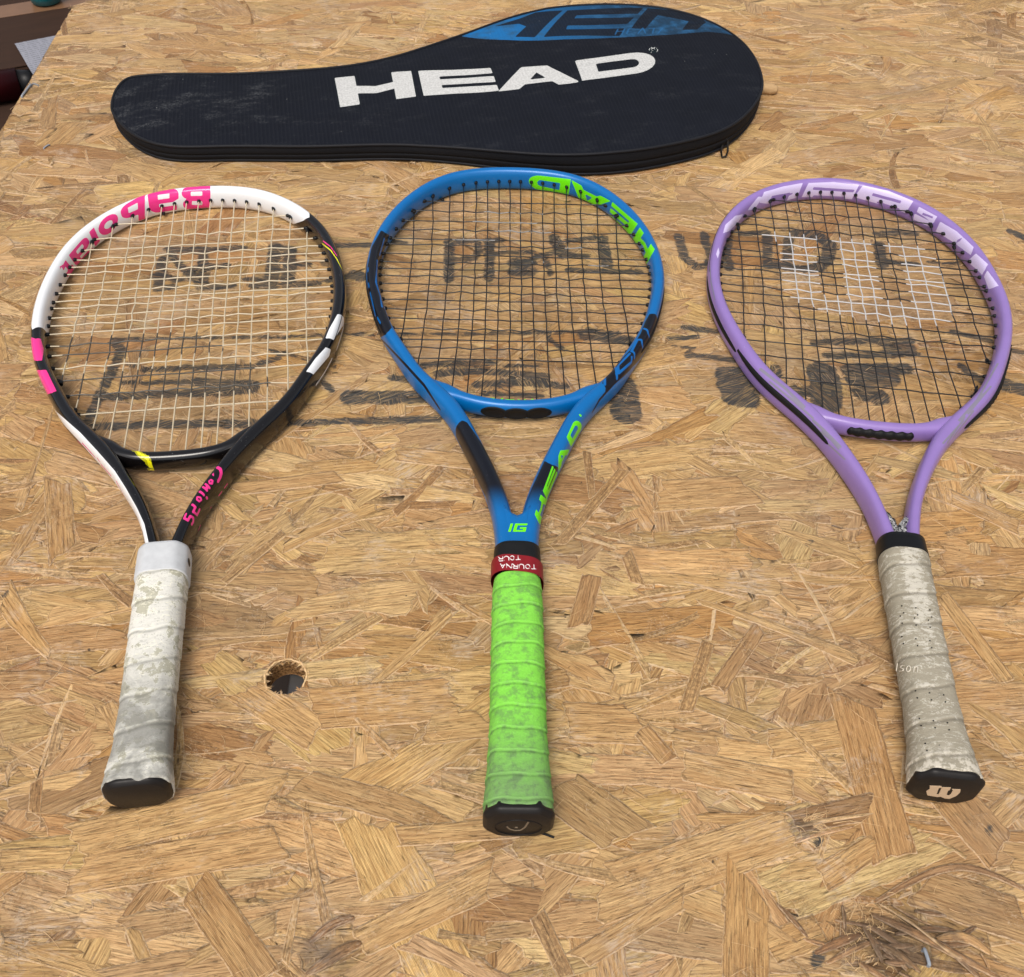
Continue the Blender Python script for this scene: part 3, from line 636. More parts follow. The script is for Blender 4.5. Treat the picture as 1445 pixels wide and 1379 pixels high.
# paint layers, all traced on the surface of each frame
r0, r1, r2 = R3
z1, z3b, z4b, z5 = zz(0, 230, 2.779), zz(40, 260, 6.268), zz(230, 620, 8.114), zz(40, 560, 5.745)
P_ = lambda r, z, pts: r.poly(z(pts))
sv = r0.at([(48, 442), (437, 313), (46, 476), (57, 556), (489, 446), (432, 526)])
sL, sR = sv[0][0], sv[1][0]
r0_white = [('poly', np.array([(sL-22, -3), (sL, -10), (sL+40, -17), (-60, -19), (60, -19), (sR-60, -17), (sR-18, -8), (sR-4, 2), (sR-10, 9), (sR-26, 20), (sR-34, 26), (sR-90, 34), (0, 34), (sL+40, 34), (sL-12, 30), (sL-16, 12)])),
   P_(r0, zz(250, 260, 4.058), [(918, 745), (955, 765), (955, 800), (895, 893), (848, 885), (870, 830)]), P_(r0, zz(250, 260, 4.058), [(850, 935), (880, 948), (870, 985), (780, 1090), (737, 1075), (790, 1000)]),
   r0.line(zz(250, 260, 4.058)([(955, 815), (930, 900), (915, 945)]), 3.2), r0.line(zz(250, 260, 4.058)([(885, 1005), (840, 1090), (798, 1150)]), 3.2),
   P_(r0, z5, [(195, 90), (290, 175), (420, 290), (560, 440), (700, 600), (790, 740), (880, 900), (940, 1030), (990, 1250), (960, 1250), (925, 1090), (870, 960), (790, 830), (690, 680), (560, 530), (430, 380), (300, 240), (225, 150)])]
B_Q = [((297, 265.5), (256, 267), (297, 293), (256, 292)), ((252, 268), (208, 274), (252, 292), (211, 298)), ((204.5, 276), (169, 296), (204.5, 305), (174, 314)), ((165, 298), (136, 318), (168, 316), (143, 335)),
       ((134, 322), (126, 330), (141, 337), (133, 346)), ((122, 334), (98, 362), (131, 349), (108, 376)), ((95, 366), (88, 379), (106, 378), (96, 393))]
B_Q = [tuple([q[0], q[1]]+[(q[i+2][0]+(q[i+2][0]-q[i][0])*.16, q[i+2][1]+(q[i+2][1]-q[i][1])*.16) for i in (0, 1)]) for q in B_Q]
B_Q = [(tuple(np.array(q[0])-(np.array(q[2])-q[0])*.1), tuple(np.array(q[1])-(np.array(q[3])-q[1])*.1), q[2], q[3]) for q in B_Q]
r0_pink = glyphs(r0, 'Babolat', B_Q)+[
   P_(r0, zz(0, 230, 2.779), [(118, 690), (160, 690), (172, 730), (165, 775), (128, 778)]), P_(r0, zz(0, 230, 2.779), [(140, 815), (182, 812), (200, 850), (222, 895), (186, 910), (160, 868)]),
   r0.line(z5([(400, 360), (430, 390)]), 1.6), r0.line(z5([(440, 380), (540, 490)]), 2.4), r0.line(z5([(560, 500), (580, 530)]), 2), r0.line(z5([(590, 550), (670, 640)]), 2.4), r0.line(z5([(715, 690), (790, 830)]), 2.2), r0.line(z5([(800, 850), (840, 910)]), 1.2),
   r0.line(z4b([(622, 322), (655, 340), (668, 390), (655, 440), (632, 482)]), 2.6), r0.poly(z4b([(560, 405), (585, 375), (582, 432)])),
   r0.line(z4b([(545, 462), (568, 475), (562, 510), (535, 505), (528, 478), (545, 462)]), 1.5), r0.line(z4b([(485, 512), (535, 560), (500, 540), (505, 590), (455, 545)]), 1.7), r0.line(z4b([(470, 640), (418, 598)]), 1.9), r0.line(z4b([(500, 668), (506, 676)]), 2.2),
   r0.line(z4b([(392, 660), (428, 668), (440, 695), (415, 712), (388, 690), (392, 660)]), 1.6), r0.line(z4b([(335, 748), (372, 778), (345, 832), (392, 868), (420, 805)]), 2.0), r0.line(z4b([(262, 855), (242, 905), (285, 930), (312, 880), (348, 900), (348, 945), (330, 975)]), 2.0),
   r0.line(z4b([(740, 505), (705, 555)]), 1.5), r0.line(z4b([(675, 600), (640, 645)]), 1.4), r0.line(z4b([(555, 770), (545, 790)]), 1), r0.line(z4b([(430, 985), (405, 1045)]), 1.4),
   r0.line(z3b([(270, 735), (290, 725)]), .7), r0.line(z3b([(280, 755), (300, 715)]), .7),
   r0.line(zz(250, 260, 4.058)([(835, 325), (880, 360), (915, 410)]), 1.0), r0.line(zz(250, 260, 4.058)([(965, 590), (975, 660), (970, 700)]), .9)]
r0_yel = [r0.line(zz(250, 260, 4.058)([(830, 340), (880, 380), (915, 430), (950, 500), (965, 570)]), 1.1)]
z8, z5b, z6b, z7b = zz(740, 230, 7.225), zz(600, 540, 5.161), zz(830, 430, 8.115), zz(500, 300, 4.056)
r1_black = [P_(r1, z6b, [(700, 110), (770, 110), (790, 200), (765, 340), (700, 470), (580, 640), (410, 820), (260, 950), (190, 1000), (200, 960), (160, 900), (165, 840), (320, 690), (480, 520), (600, 330), (650, 200)]),
   r1.line(z6b([(585, 600), (480, 740), (300, 900), (130, 1090), (50, 1230)]), 2.2),
   P_(r1, z7b, [(152, 104), (200, 130), (190, 170), (160, 250), (148, 340), (152, 440), (172, 550), (215, 660), (180, 700), (150, 722), (112, 650), (78, 480), (72, 330), (98, 200)]),
   r1.line(z7b([(158, 730), (225, 800), (300, 880), (400, 990), (490, 1128)]), 2.6),
   P_(r1, z5b, [(225, 395), (222, 340), (240, 300), (270, 275), (305, 290), (345, 345), (450, 500), (555, 720), (605, 860), (630, 960), (480, 960), (440, 830), (330, 620)]),
   P_(r1, z5b, [(868, 572), (925, 600), (970, 620), (950, 700), (880, 850), (840, 960), (820, 1040), (700, 1000), (735, 870), (780, 760)])]
H_top = [((924, 352), (903, 321), (912, 374), (892, 338)), ((900, 316), (864, 285), (889, 333), (858, 308)), ((862, 284), (806, 254), (851, 299), (806, 282)), ((805.5, 253), (746, 246), (802, 279), (746, 265))]
H_sh = [((762, 741.5), (772.5, 706), (754.5, 726), (763, 698)), ((771.5, 704.5), (787, 668), (766, 693), (779.5, 657)), ((788, 666), (804.5, 634), (785, 652), (793, 629)), ((805.5, 631), (824, 600), (799.5, 617), (811.5, 590.5))]
r1_lime = glyphs(r1, 'HEAD', H_top)+glyphs(r1, 'HEAD', H_sh)+[r1.line([(818.5, 586), (819.6, 586.6)], 2.0)]
r1_blue2 = [r1.line(z6b(p), 2.3) for p in ([(640, 275), (675, 290), (700, 375)], [(495, 535), (565, 400), (610, 405), (625, 490)], [(495, 530), (530, 560), (530, 615)], [(350, 785), (340, 700), (475, 560)], [(350, 785), (495, 660), (500, 600)], [(330, 850), (320, 740), (290, 725), (170, 840), (190, 915)])] \
   +[r1.line(z7b(p), 2.2) for p in ([(172, 150), (145, 245)], [(132, 275), (125, 400), (150, 480), (160, 540)], [(78, 318), (77, 338)], [(80, 405), (84, 428)], [(90, 460), (120, 590)], [(132, 602), (148, 632)])]
zp, zq, zw = zz(980, 230, 3.108), zz(1180, 230, 5.453), zz(1130, 580, 2.419)
r2_pale = [P_(r2, zp, p) for p in ([(125, 310), (135, 272), (180, 232), (215, 225), (190, 262), (152, 300)], [(232, 208), (280, 148), (300, 150), (262, 205)],
   [(285, 175), (305, 128), (390, 103), (475, 88), (450, 152), (405, 165), (420, 130), (340, 145), (325, 180)], [(470, 150), (500, 88), (610, 84), (722, 97), (690, 160), (590, 150)],
   [(700, 150), (738, 100), (850, 122), (960, 168), (925, 222), (860, 190), (800, 178)], [(985, 192), (1065, 236), (1050, 262), (975, 215)], [(965, 222), (1045, 262), (1040, 285), (960, 248)],
   [(1058, 300), (1078, 258), (1150, 300), (1225, 370), (1212, 405), (1130, 345)], [(1195, 432), (1235, 398), (1288, 445), (1262, 492), (1240, 470)], [(1270, 500), (1285, 472), (1335, 540), (1290, 555)],
   [(95, 400), (105, 370), (110, 395), (102, 420)], [(60, 700), (56, 660), (62, 640)])]
r2_slot = [r2.line(zp(p), w) for p, w in (([(520, 112), (700, 124)], 3), ([(780, 138), (905, 172)], 3), ([(340, 160), (430, 135)], 2.2), ([(1150, 345), (1170, 335)], 4), ([(520, 146), (660, 152)], 2.2), ([(800, 172), (900, 205)], 2.2), ([(1000, 222), (1045, 240)], 2))]
r2_pale += [('hole', s_[1] if False else np.concatenate([s_[1]+[0, -s_[2]/2], s_[1][::-1]+[0, s_[2]/2]])) for s_ in r2_slot]
r2_grey = [r2.line(zp(p), w) for p, w in (([(290, 905), (400, 990), (480, 1070)], 2.6), ([(330, 960), (430, 1040), (520, 1120)], 1.6), ([(520, 1130), (560, 1165), (640, 1245)], 2.2), ([(470, 1120), (600, 1215)], 1.5), ([(560, 1170), (600, 1215)], 1.5),
   ([(1330, 880), (1240, 1040), (1160, 1130)], 1.8), ([(1300, 980), (1200, 1100)], 1.6), ([(1180, 1130), (1090, 1230)], 1.6), ([(75, 300), (64, 420), (72, 520), (90, 600)], 1.4))]
r2_grey += [r2.line(zw(p), 1.5) for p in ([(590, 0), (520, 90)], [(560, 20), (500, 110)], [(70, 60), (130, 130)], [(90, 110), (150, 165)])]

def frame_mat(name, base, layers, rough, coat, metal=0.0, dots=None, glitter=0.0):
    t = NT(name, rough, .5); o = t.obj()
    c = t.mix(t.noise(o, .05, 3), tuple(x*.86 for x in lin(base)[:3])+(1,), lin(base))
    for an, rgb in layers:
        f = t.ramp(t.attr(an), -.12, .12); q = lin(rgb)
        if an == dots:   # halftone print that thins out towards the lower edge
            x = t.n('ShaderNodeTexWave', wave_type='BANDS', bands_direction='Y'); t.set(x.inputs['Vector'], t.attr('sv', True)); x.inputs['Scale'].default_value = .32; x.inputs['Distortion'].default_value = 0
            f = t.math('MULTIPLY', f, t.math('ADD', .62, t.math('MULTIPLY', t.ramp(x.outputs['Fac'], .3, .7), .38)))
        if name == 'satin_blue_paint' and an == 'la':     # sprayed fade above the throat
            sy = t.n('ShaderNodeSeparateXYZ'); t.set(sy.inputs[0], o); f = t.math('MULTIPLY', f, t.ramp(sy.outputs[1], 232, 262))
        c = t.mix(f, c, q)
    sc = t.math('MAXIMUM', t.ramp(t.noise(o, .9, 3, .6), .715, .74), t.math('MULTIPLY', t.ramp(t.noise(t.vmul(o, (.25, 2.2, .6)), 1, 3, .6), .72, .75), t.ramp(t.noise(o, .03, 3), .5, .6)))     # tiny chips
    c = t.mix(t.math('MULTIPLY', sc, .55), c, (.55, .55, .55, 1)); t.color(c)
    t.rough(t.math('ADD', rough-.05, t.math('MULTIPLY', t.noise(o, .12, 5, .7), .16)))
    t.b.inputs['Coat Weight'].default_value = coat; t.b.inputs['Coat Roughness'].default_value = .08; t.b.inputs['Metallic'].default_value = metal
    return t.m
M_f = [frame_mat('gloss_black_white_pink_paint', (14, 12, 13), (('la', (232, 234, 236)), ('lb', (238, 52, 140)), ('lc', (232, 226, 20))), .15, .22),
       frame_mat('satin_blue_paint', (0, 107, 178), (('la', (10, 12, 22)), ('lc', (0, 98, 172)), ('lb', (104, 226, 8))), .30, .06, .1),
       frame_mat('satin_lilac_paint', (144, 118, 184), (('la', (220, 208, 242)), ('lb', (128, 122, 140))), .36, .2, 0, 'la')]
LAY = [dict(la=r0_white, lb=r0_pink, lc=r0_yel), dict(la=r1_black, lb=r1_lime, lc=r1_blue2), dict(la=r2_pale, lb=r2_grey)]
M_blk = plain('black_plastic', (20, 20, 22), .42, .5, .1); M_rub = plain('black_rubber', (24, 24, 25), .6, .35, .2, .3, .2)

def racket_frame(k, root):
    r = R3[k]; a = np.arange(r.a[0], r.a[-1], .9); ph = np.radians(np.arange(56)*360/56-90)
    A, B = np.meshgrid(a, ph, indexing='ij'); P, N = r.surf(A.ravel(), B.ravel())
    v = np.interp(np.degrees(B.ravel()), r.ph, r.vL); SV = np.stack([A.ravel(), v], -1)
    at = {}
    for n_, sh in LAY[k].items(): at[n_] = sdf(SV, sh, 2.0)
    if k == 1:      # sprayed fade where the black shaft panels run into the blue
        Pw = proj(r.world(P)); fade = np.clip((Pw[:, 1]-690)/28, 0, 1)*(np.abs(A.ravel()) > 480)*.0
        at['la'] = at['la']-fade
    at['sv'] = np.stack([A.ravel(), v, 0*v], -1)
    F = grid_faces(len(a), len(ph)); n = len(a); m = len(ph)
    fr = obj('frame', P, F[:, ::-1], M_f[k], root, attrs=at)
    return fr
def bridge_curve(k):
    y0, x1, d1, x2, d2 = RK[k]['bridge']       # lift at x1 and x2 above y0
    M = np.array([[x1**2, x1**4], [x2**2, x2**4]]); c = np.linalg.solve(M, [d1, d2]); q = lambda x: y0+c[0]*x*x+c[1]*x**4
    xl = x2*.82; sl_ = min(.85, (2*c[0]*xl+4*c[1]*xl**3)); return lambda x: np.where(np.abs(x) < xl, q(x), q(xl)+sl_*(np.abs(x)-xl))
def bridge_end(k):
    r = R3[k]; f = bridge_curve(k); h = len(r.a)//2; i = [j for j in range(len(r.a)-1, h, -1) if r.y[j] > f(r.x[j]) and r.x[j] > 30][0]; return r.x[i], i
M_lab = {}
def flat_piece(name, pts, z, th, mat, parent, zf=None):
    """flat plate from a closed outline in local xy (mm)"""
    P = dense(pts, 3); n = len(P); c = P.mean(0)
    V = []; F = []
    for s_, dz in ((1.0, 0), (.0, 0)):
        pass
    rings = [1, .96, .6, .0]
    for i, q in enumerate(rings):
        for p in P:
            xy = c+(p-c)*q; zz_ = (zf(xy) if zf else z)-(th*.25 if i == 0 else 0); V.append((xy[0], xy[1], zz_))
    for p in P: V.append((p[0], p[1], (zf(p) if zf else z)-th))
    o = []
    for i in range(3): o += [tuple(f) for f in grid_faces(2, n, True, 0)+i*n]
    o += [(j, 4*n+j, 4*n+(j+1) % n, (j+1) % n)[::-1] for j in range(n)]
    area = sum(P[i][0]*P[(i+1) % n][1]-P[(i+1) % n][0]*P[i][1] for i in range(n))
    if area < 0: o = [f[::-1] for f in o]
    return obj(name, V, o, mat, parent)
def bridge(k, root):
    r = R3[k]; f = bridge_curve(k); xe, _ = bridge_end(k); n = 90; xs = np.linspace(-xe, xe, n); ys = f(xs)
    T = np.stack([np.gradient(xs), np.gradient(ys)], -1); T /= np.hypot(T[:, 0], T[:, 1])[:, None]; N = np.stack([-T[:, 1], T[:, 0]], -1)
    flare = np.exp(-(xe-np.abs(xs))/6.0); w = 5.4-flare*1.2+2.6*np.exp(-((xe-15-np.abs(xs))/9)**2); h = 8.2+flare*1.2+1.2*(np.abs(xs)/xe)**2
    m = 28; ph = np.arange(m)*2*math.pi/m; V = []; la = []
    for i in range(n):
        o, z = r.sec(ph, w[i], h[i]); o = o+flare[i]*1.0
        V += [(xs[i]+N[i, 0]*o_, ys[i]+N[i, 1]*o_, ZC+z_) for o_, z_ in zip(o, z)]
    V = np.array(V); F = grid_faces(n, m)
    at = dict(la=np.full(len(V), -2.), lb=np.full(len(V), -2.), lc=np.full(len(V), -2.), sv=V*0)
    if k == 0: at['lc'] = sdf(V[:, :2], [('line', np.array([(-31, 285), (-26, 278), (-20, 274), (-19, 270)]), 3.2)], 2)
    if k == 2: at['la'] = np.where(V[:, 2] < 17, sdf(V[:, :2], [('line', np.array([(x, f(x)+5.5-(0 if i % 2 else 1.4)) for i, x in enumerate(np.linspace(-38, 40, 15))]), 2.2)], 2), -2.)
    obj('bridge', V, F, M_f[k], root, attrs=at)
    if k == 1:      # small lime lettering on the inner lip of the bridge
        fq = quad(r.local(px(690, 561, 16))[:2], r.local(px(757, 566, 16))[:2], r.local(px(690, 568, 16))[:2], r.local(px(757, 573, 16))[:2])
        x0_ = -20
        for seg in ([(-21, 0), (-17.5, 0)], [(-12.5, 0), (-11, 1)], [(-9, 0), (-1.5, 0)], [(1, -.6), (2.2, .6)], [(6, -.6), (7.5, .6)], [(12, -.4), (13.5, .8)]):
            Q = np.array([(x, f(x)+5.05+dy*.2, ZC+5.2+dy*.9) for x, dy in seg]); V2, F2 = tube(dense3(list(Q), 1), .55, 6)
            obj('lettering', V2, F2, plain('lime_print', (116, 240, 10), .4) if 'lime' not in M_lab else M_lab['lime'], root); M_lab.setdefault('lime', bpy.data.materials['lime_print'])
    # grommet insert along the lower (shaft) side
    if k == 1:
        for cx in (-17.5, 0, 17.5):
            a_ = np.arange(24)*2*math.pi/24; ring = []
            for rr, dz, do in ((11.5, 0, .35), (9.6, 0, 1.3), (8.2, 0, .5), (0.01, 0, .2)):
                for q in a_:
                    x = cx+rr*math.cos(q); z = ZC-.5+rr*.34*math.sin(q)*1.6; ring.append((x, f(x)-5.4*max(.2, 1-abs((z-ZC)/8.6)**2.5)**.4-do, z))
            obj('grommet_insert', ring, grid_faces(4, 24)[:, ::-1], M_rub, root)
    elif k == 2:
        xs2 = np.linspace(-26, 27, 50); P = np.stack([xs2, f(xs2)-5.5, ZC+.8+0*xs2], -1)
        V2, F2 = tube(P, 2.6*np.minimum(1, (1-np.abs(np.linspace(-1, 1, 50))**12)+.25)*(1+.14*np.cos(xs2*.75)), 10); V2[:, 2] = ZC+.8+(V2[:, 2]-ZC-.8)*1.6
        obj('grommet_insert', V2, F2, M_rub, root)
    else:
        for cx in (-17, 0, 16):
            t_ = np.linspace(math.pi, 2*math.pi, 14); P = np.array([(cx+6.5*math.cos(q), f(cx)-5.0+.25*abs(math.sin(q)), ZC+1+3.6*math.sin(q)) for q in t_])
            V2, F2 = tube(P, .55, 6); obj('port_lip', V2, F2, M_blk, root)
def grommets_strings(k, root, base, paint, pshapes, scuff=None):
    r = R3[k]; f = bridge_curve(k); rad = RK[k]['sr']; xs = []
    for m in RK[k]['main']: xs += [m, -m]
    xs = sorted(xs); ys = RK[k]['cross']; ymid = (ys[0]+ys[-1])/2; hl = (ys[0]-ys[-1])/2+20
    fan = lambda x, y: x*(1+.055*((y-ymid)/hl)**2) if k else x*(1+.03*((y-ymid)/hl)**2)
    rnd = random.Random(k+3); jx = {(x, i): rnd.gauss(0, .28) for x in xs for i in range(len(ys))}; gr = []
    t = NT('string_coat_%s' % ('cream', 'black', 'charcoal')[k], .3, .5); o = t.obj()
    c = t.mix(t.noise(o, .2, 3), lin(base), tuple(x*.8 for x in lin(base)[:3])+(1,))
    pf = t.ramp(t.math('ADD', t.attr('paint'), t.math('MULTIPLY', t.math('SUBTRACT', t.noise(o, .4, 4), .5), (2.5, 6.0, 3.0)[k])), -.3, .8)
    t.color(t.mix(t.math('MULTIPLY', pf, (.9, .6, .95)[k]), c, lin(paint)))
    def emit(Q, shapes=pshapes):
        Q = dense3([np.array(q) for q in Q], 2.2); V, F = tube(Q, rad, 7); p = sdf(V[:, :2], shapes, 3.0) if shapes else np.full(len(V), -3.)
        obj('string', V, F, t.m, root, attrs=dict(paint=p))
    for xi, x in enumerate(xs):
        xt = x; yt = r.top_in(fan(xt, ys[0]+25))-.1
        # bottom end: bridge or shaft side
        xb = fan(x, ys[-1]-15); xe, ie = bridge_end(k); 
        if abs(xb) < xe-6: yb = f(xb)+5.2
        else:
            kk = len(r.a)//2; yy = (r.y-r.ny*r.w)[kk:ie+40]; xx = (r.x-r.nx*r.w)[kk:ie+40]; j = int(np.argmax(xx)); o_ = np.argsort(xx[j:]); yb = float(np.interp(abs(xb), xx[j:][o_], yy[j:][o_]))
            yb = max(yb, f(xb)+5.0)
        Q = [(fan(x, yt), yt, ZC)]
        for i, y in enumerate(ys):
            if yb+4 < y < yt-4: Q.append((fan(x, y)+jx[x, i], y, ZC+(.55 if (i+xi) % 2 else -.55)))
        Q.append((fan(x, yb), yb, ZC)); emit(Q)
        gr += [((Q[0][0], yt), (0, -1)), ((Q[-1][0], yb), (0, 1))]
    for i, y in enumerate(ys):
        tl_ = rnd.gauss(0, .4); hx = r.inner(y)-.1; Q = [(-hx, y+tl_, ZC)]
        for xi, x in enumerate(xs):
            X = fan(x, y)+jx[x, i]
            if abs(X) < hx-4: Q.append((X, y+(.45 if xi % 2 else -.45)+rnd.gauss(0, .3)+tl_*(-X/hx), ZC+(-.55 if (i+xi) % 2 else .55)))
        Q.append((hx, y-tl_, ZC)); emit(Q); gr += [((-hx, y), (1, 0)), ((hx, y), (-1, 0))]
    parts_ = []
    for (x, y), (dx, dy) in gr:
        # grommet points along the frame normal
        P = np.array([(x-dx*1.5, y-dy*1.5, ZC), (x+dx*1.0, y+dy*1.0, ZC), (x+dx*2.4, y+dy*2.4, ZC), (x+dx*2.5, y+dy*2.5, ZC)])
        V, F = tube(P, [2.0, 1.75, 1.35, .7], 8); parts_.append((V, F))
    V, F = merge(parts_); obj('grommets', V, np.array(F), M_blk, root, kind='stuff')
def side_strip(k, root, s0, s1, ph0, width, thick, name='bumper_strip', bumps=0):
    r = R3[k]; n = max(30, int(abs(s1-s0)/3)); ss = np.linspace(s0, s1, n); vs = np.linspace(-1, 1, 9); V = []
    for i, a in enumerate(ss):
        e = math.sin(math.pi*min(1, max(0.02, i/(n-1))))**.25; th = thick*e*(1+(.35*math.cos(i*3*bumps) if bumps else 0))
        pp = np.radians(ph0)+vs*width*e; P, _ = r.surf(np.full(9, a), pp, 0); P2, N2 = r.surf(np.full(9, a), pp); V += list(P2+N2*(th*(1-np.abs(vs)**4)-.25)[:, None])
    F = grid_faces(n, 9, False); F = F if True else F
    return obj(name, V, F[:, ::-1], M_rub, root)

# ------------------------------------------------------------------ handles
def octa(th, w, h, p=18):
    c, s_ = np.cos(th), np.sin(th); dg = (w+h)/2*1.0*math.sqrt(2)*.80
    q = [np.abs(c)/w, np.abs(s_)/h, np.abs(c+s_)/math.sqrt(2)/(dg*.98), np.abs(c-s_)/math.sqrt(2)/(dg*.98)]
    return sum(x**p for x in q)**(-1/p)
def handle_mesh(name, k, root, ys, wf, mat, ridge=None, p=18, capend=False, nseg=96, slope=.6, lift=0.0):
    th = np.arange(nseg)*2*math.pi/nseg; V = []; g = []
    for y in ys:
        w, h, zc = wf(y); r = octa(th, w, h, p)
        if ridge is not None: r = r+ridge(y, th)
        V += [(r_*math.cos(t_), y, zc+r_*math.sin(t_)) for r_, t_ in zip(r, th)]
        g += [(t_*w, y, 0) for t_ in th]
    F = [tuple(f) for f in grid_faces(len(ys), nseg)]
    if capend:
        for e, fl in ((0, False), (len(ys)-1, True)):
            f = tuple(range(e*nseg, e*nseg+nseg)); F.append(f if fl else f[::-1])
    F = [f[::-1] for f in F] if False else F
    return obj(name, V, F, mat, root, attrs=dict(g=np.array(g)))
HWD = [([0, 4, 14, 28, 60, 120, 158, 183], [20.2, 20.6, 19.4, 17.6, 16.8, 17.2, 17.4, 17.2]),
       ([0, 4, 16, 34, 60, 120, 160, 205], [21.4, 22.0, 21.4, 20.0, 18.8, 18.4, 18.2, 15.8]),
       ([0, 4, 14, 30, 60, 120, 175, 195], [22.0, 22.4, 21.2, 18.8, 17.3, 17.4, 17.9, 16.4])]
def wfun(k):
    Y, Wd = HWD[k]
    def f(y):
        w = float(np.interp(y, Y, Wd)); h = w*.86
        zc = float(np.interp(y, [0, 30, 185], [Wd[1]*.86+.2, Wd[1]*.86, 14.5])); return w, h, max(zc, h+.15)
    return f
SEAM = {}
def ridge_fn(k, pitch, lip, slope, seed):
    def f(y, th):
        warp = 1.1*np.sin(th*1+seed)+.7*np.sin(th*2+y*.03+seed*2)+.35*np.sin(th*5+y*.11)
        u = ((y+slope*np.cos(th-1.2)*4+warp+pitch*th/(2*math.pi))/pitch) % 1.0
        SEAM['u'] = u*np.ones(len(th))
        lipp = np.exp(-((u-.04)/.03)**2)*lip*(.28+.18*np.sin(y*.23+th*3+seed))+(1-u)*lip*.75
        return lipp+.10*np.sin(y*1.1+th*7)*np.sin(th*3+y*.4)
    return f
def grip_mat(k):
    t = NT('grip_%s' % ('white', 'lime', 'taupe')[k], .85, .25); o = t.obj(); g = t.attr('g', True)
    s_ = t.n('ShaderNodeSeparateXYZ'); t.set(s_.inputs[0], o); y = s_.outputs[1]; x = s_.outputs[0]
    n1 = t.noise(o, .055, 5, .65); n2 = t.noise(o, .16, 6, .7); n3 = t.noise(o, .9, 4, .7); n4 = t.noise(o, .035, 4, .6, .8)
    if k == 1:
        c = t.mix(n3, lin((116, 196, 62)), lin((144, 224, 86)))
        d1 = t.ramp(n1, .50, .72); c = t.mix(t.math('MULTIPLY', d1, .45), c, lin((84, 118, 66)))
        low = t.ramp(y, 80, 2); d2 = t.math('MULTIPLY', low, t.math('ADD', .35, n2)); c = t.mix(t.math('MULTIPLY', d2, .85, clamp=True), c, lin((112, 128, 100)))
        c = t.mix(t.math('MULTIPLY', t.ramp(n2, .46, .64), .5), c, lin((92, 110, 84)))
        hl = t.math('MULTIPLY', t.ramp(n3, .6, .72), .25); c = t.mix(hl, c, lin((170, 240, 130)))
    elif k == 0:
        c = t.mix(n3, lin((206, 203, 193)), lin((230, 228, 219)))
        pe = t.ramp(t.math('ADD', n1, t.math('MULTIPLY', n2, .35)), .70, .72); c = t.mix(pe, c, t.mix(n2, lin((172, 169, 152)), lin((196, 192, 170))))
        rim = t.ramp(t.math('ABSOLUTE', t.math('SUBTRACT', t.math('ADD', n1, t.math('MULTIPLY', n2, .35)), .705)), .012, .0); c = t.mix(t.math('MULTIPLY', rim, .8), c, lin((246, 244, 232)))
        vn = t.math('MULTIPLY', t.ramp(t.math('ABSOLUTE', t.math('SUBTRACT', t.noise(t.vmul(o, (.04, .09, .06)), 1, 6, .6, .4), .5)), .012, .002), .75); c = t.mix(vn, c, lin((238, 234, 214)))
        vd = t.math('MULTIPLY', t.ramp(t.math('ABSOLUTE', t.math('SUBTRACT', t.noise(t.vmul(o, (.05, .12, .08)), 1, 6, .65, .4), .47)), .009, .001), .6); c = t.mix(vd, c, lin((120, 116, 104)))
        low = t.math('MULTIPLY', t.ramp(y, 112, 40), t.ramp(n4, .32, .58)); c = t.mix(t.math('MULTIPLY', low, .85), c, t.mix(n2, lin((96, 96, 92)), lin((160, 158, 150))))
        c = t.mix(t.math('MULTIPLY', t.ramp(n2, .60, .70), .5), c, lin((104, 104, 98)))
    else:
        c = t.mix(n3, lin((142, 135, 118)), lin((168, 160, 142)))
        cx = t.math('ADD', x, 0); band = t.ramp(t.math('ABSOLUTE', cx), 12, 2); up = t.math('MULTIPLY', t.ramp(y, 60, 150), band)
        pe = t.ramp(t.math('ADD', t.math('ADD', t.noise(t.vmul(o, (.14, .28, .1)), 1, 8, .8, .6), t.math('MULTIPLY', n2, .3)), t.math('MULTIPLY', up, .13)), .72, .74); c = t.mix(pe, c, lin((196, 190, 176)))
        vn = t.math('MULTIPLY', t.ramp(t.math('ABSOLUTE', t.math('SUBTRACT', t.noise(t.vmul(o, (.035, .11, .06)), 1, 6, .6, .4), .5)), .010, .001), .8); c = t.mix(vn, c, lin((206, 200, 184)))
        lo = t.math('MULTIPLY', t.ramp(y, 26, 8), t.ramp(n2, .45, .55)); c = t.mix(t.math('MULTIPLY', lo, .8), c, lin((214, 206, 190)))
        c = t.mix(t.math('MULTIPLY', t.ramp(n1, .55, .7), .4), c, lin((112, 106, 92)))
    c = t.mix(t.math('MULTIPLY', t.attr('seam'), t.math('ADD', .18, t.math('MULTIPLY', n2, .55))), c, lin(((92, 92, 84), (62, 88, 46), (80, 74, 62))[k]))
    c = t.mix(t.math('MULTIPLY', t.attr('lip'), t.math('MULTIPLY', t.ramp(n2, .35, .6), .38)), c, lin(((240, 238, 224), (164, 240, 118), (204, 198, 184))[k]))
    t.color(c); t.bump(t.math('ADD', t.math('MULTIPLY', n2, .7), t.math('MULTIPLY', n3, .5)), .8, .0009)
    return t.m
def prism_on(root, name, pts3, n, th, mat):
    """thin raised flat mark: outline (3D points, flat) extruded by th along n"""
    pts3 = [np.array(p, float) for p in pts3]; n = np.array(n, float); V = [p for p in pts3]+[p+n*th for p in pts3]; m = len(pts3)
    F = [tuple(range(m, 2*m)), tuple(range(m))[::-1]]+[(i, (i+1) % m, m+(i+1) % m, m+i) for i in range(m)]
    o = obj(name, V, F, mat, root, smooth=False)
    me = o.data; bm = bmesh.new(); bm.from_mesh(me); bmesh.ops.recalc_face_normals(bm, faces=bm.faces); bm.to_mesh(me); bm.free(); return o

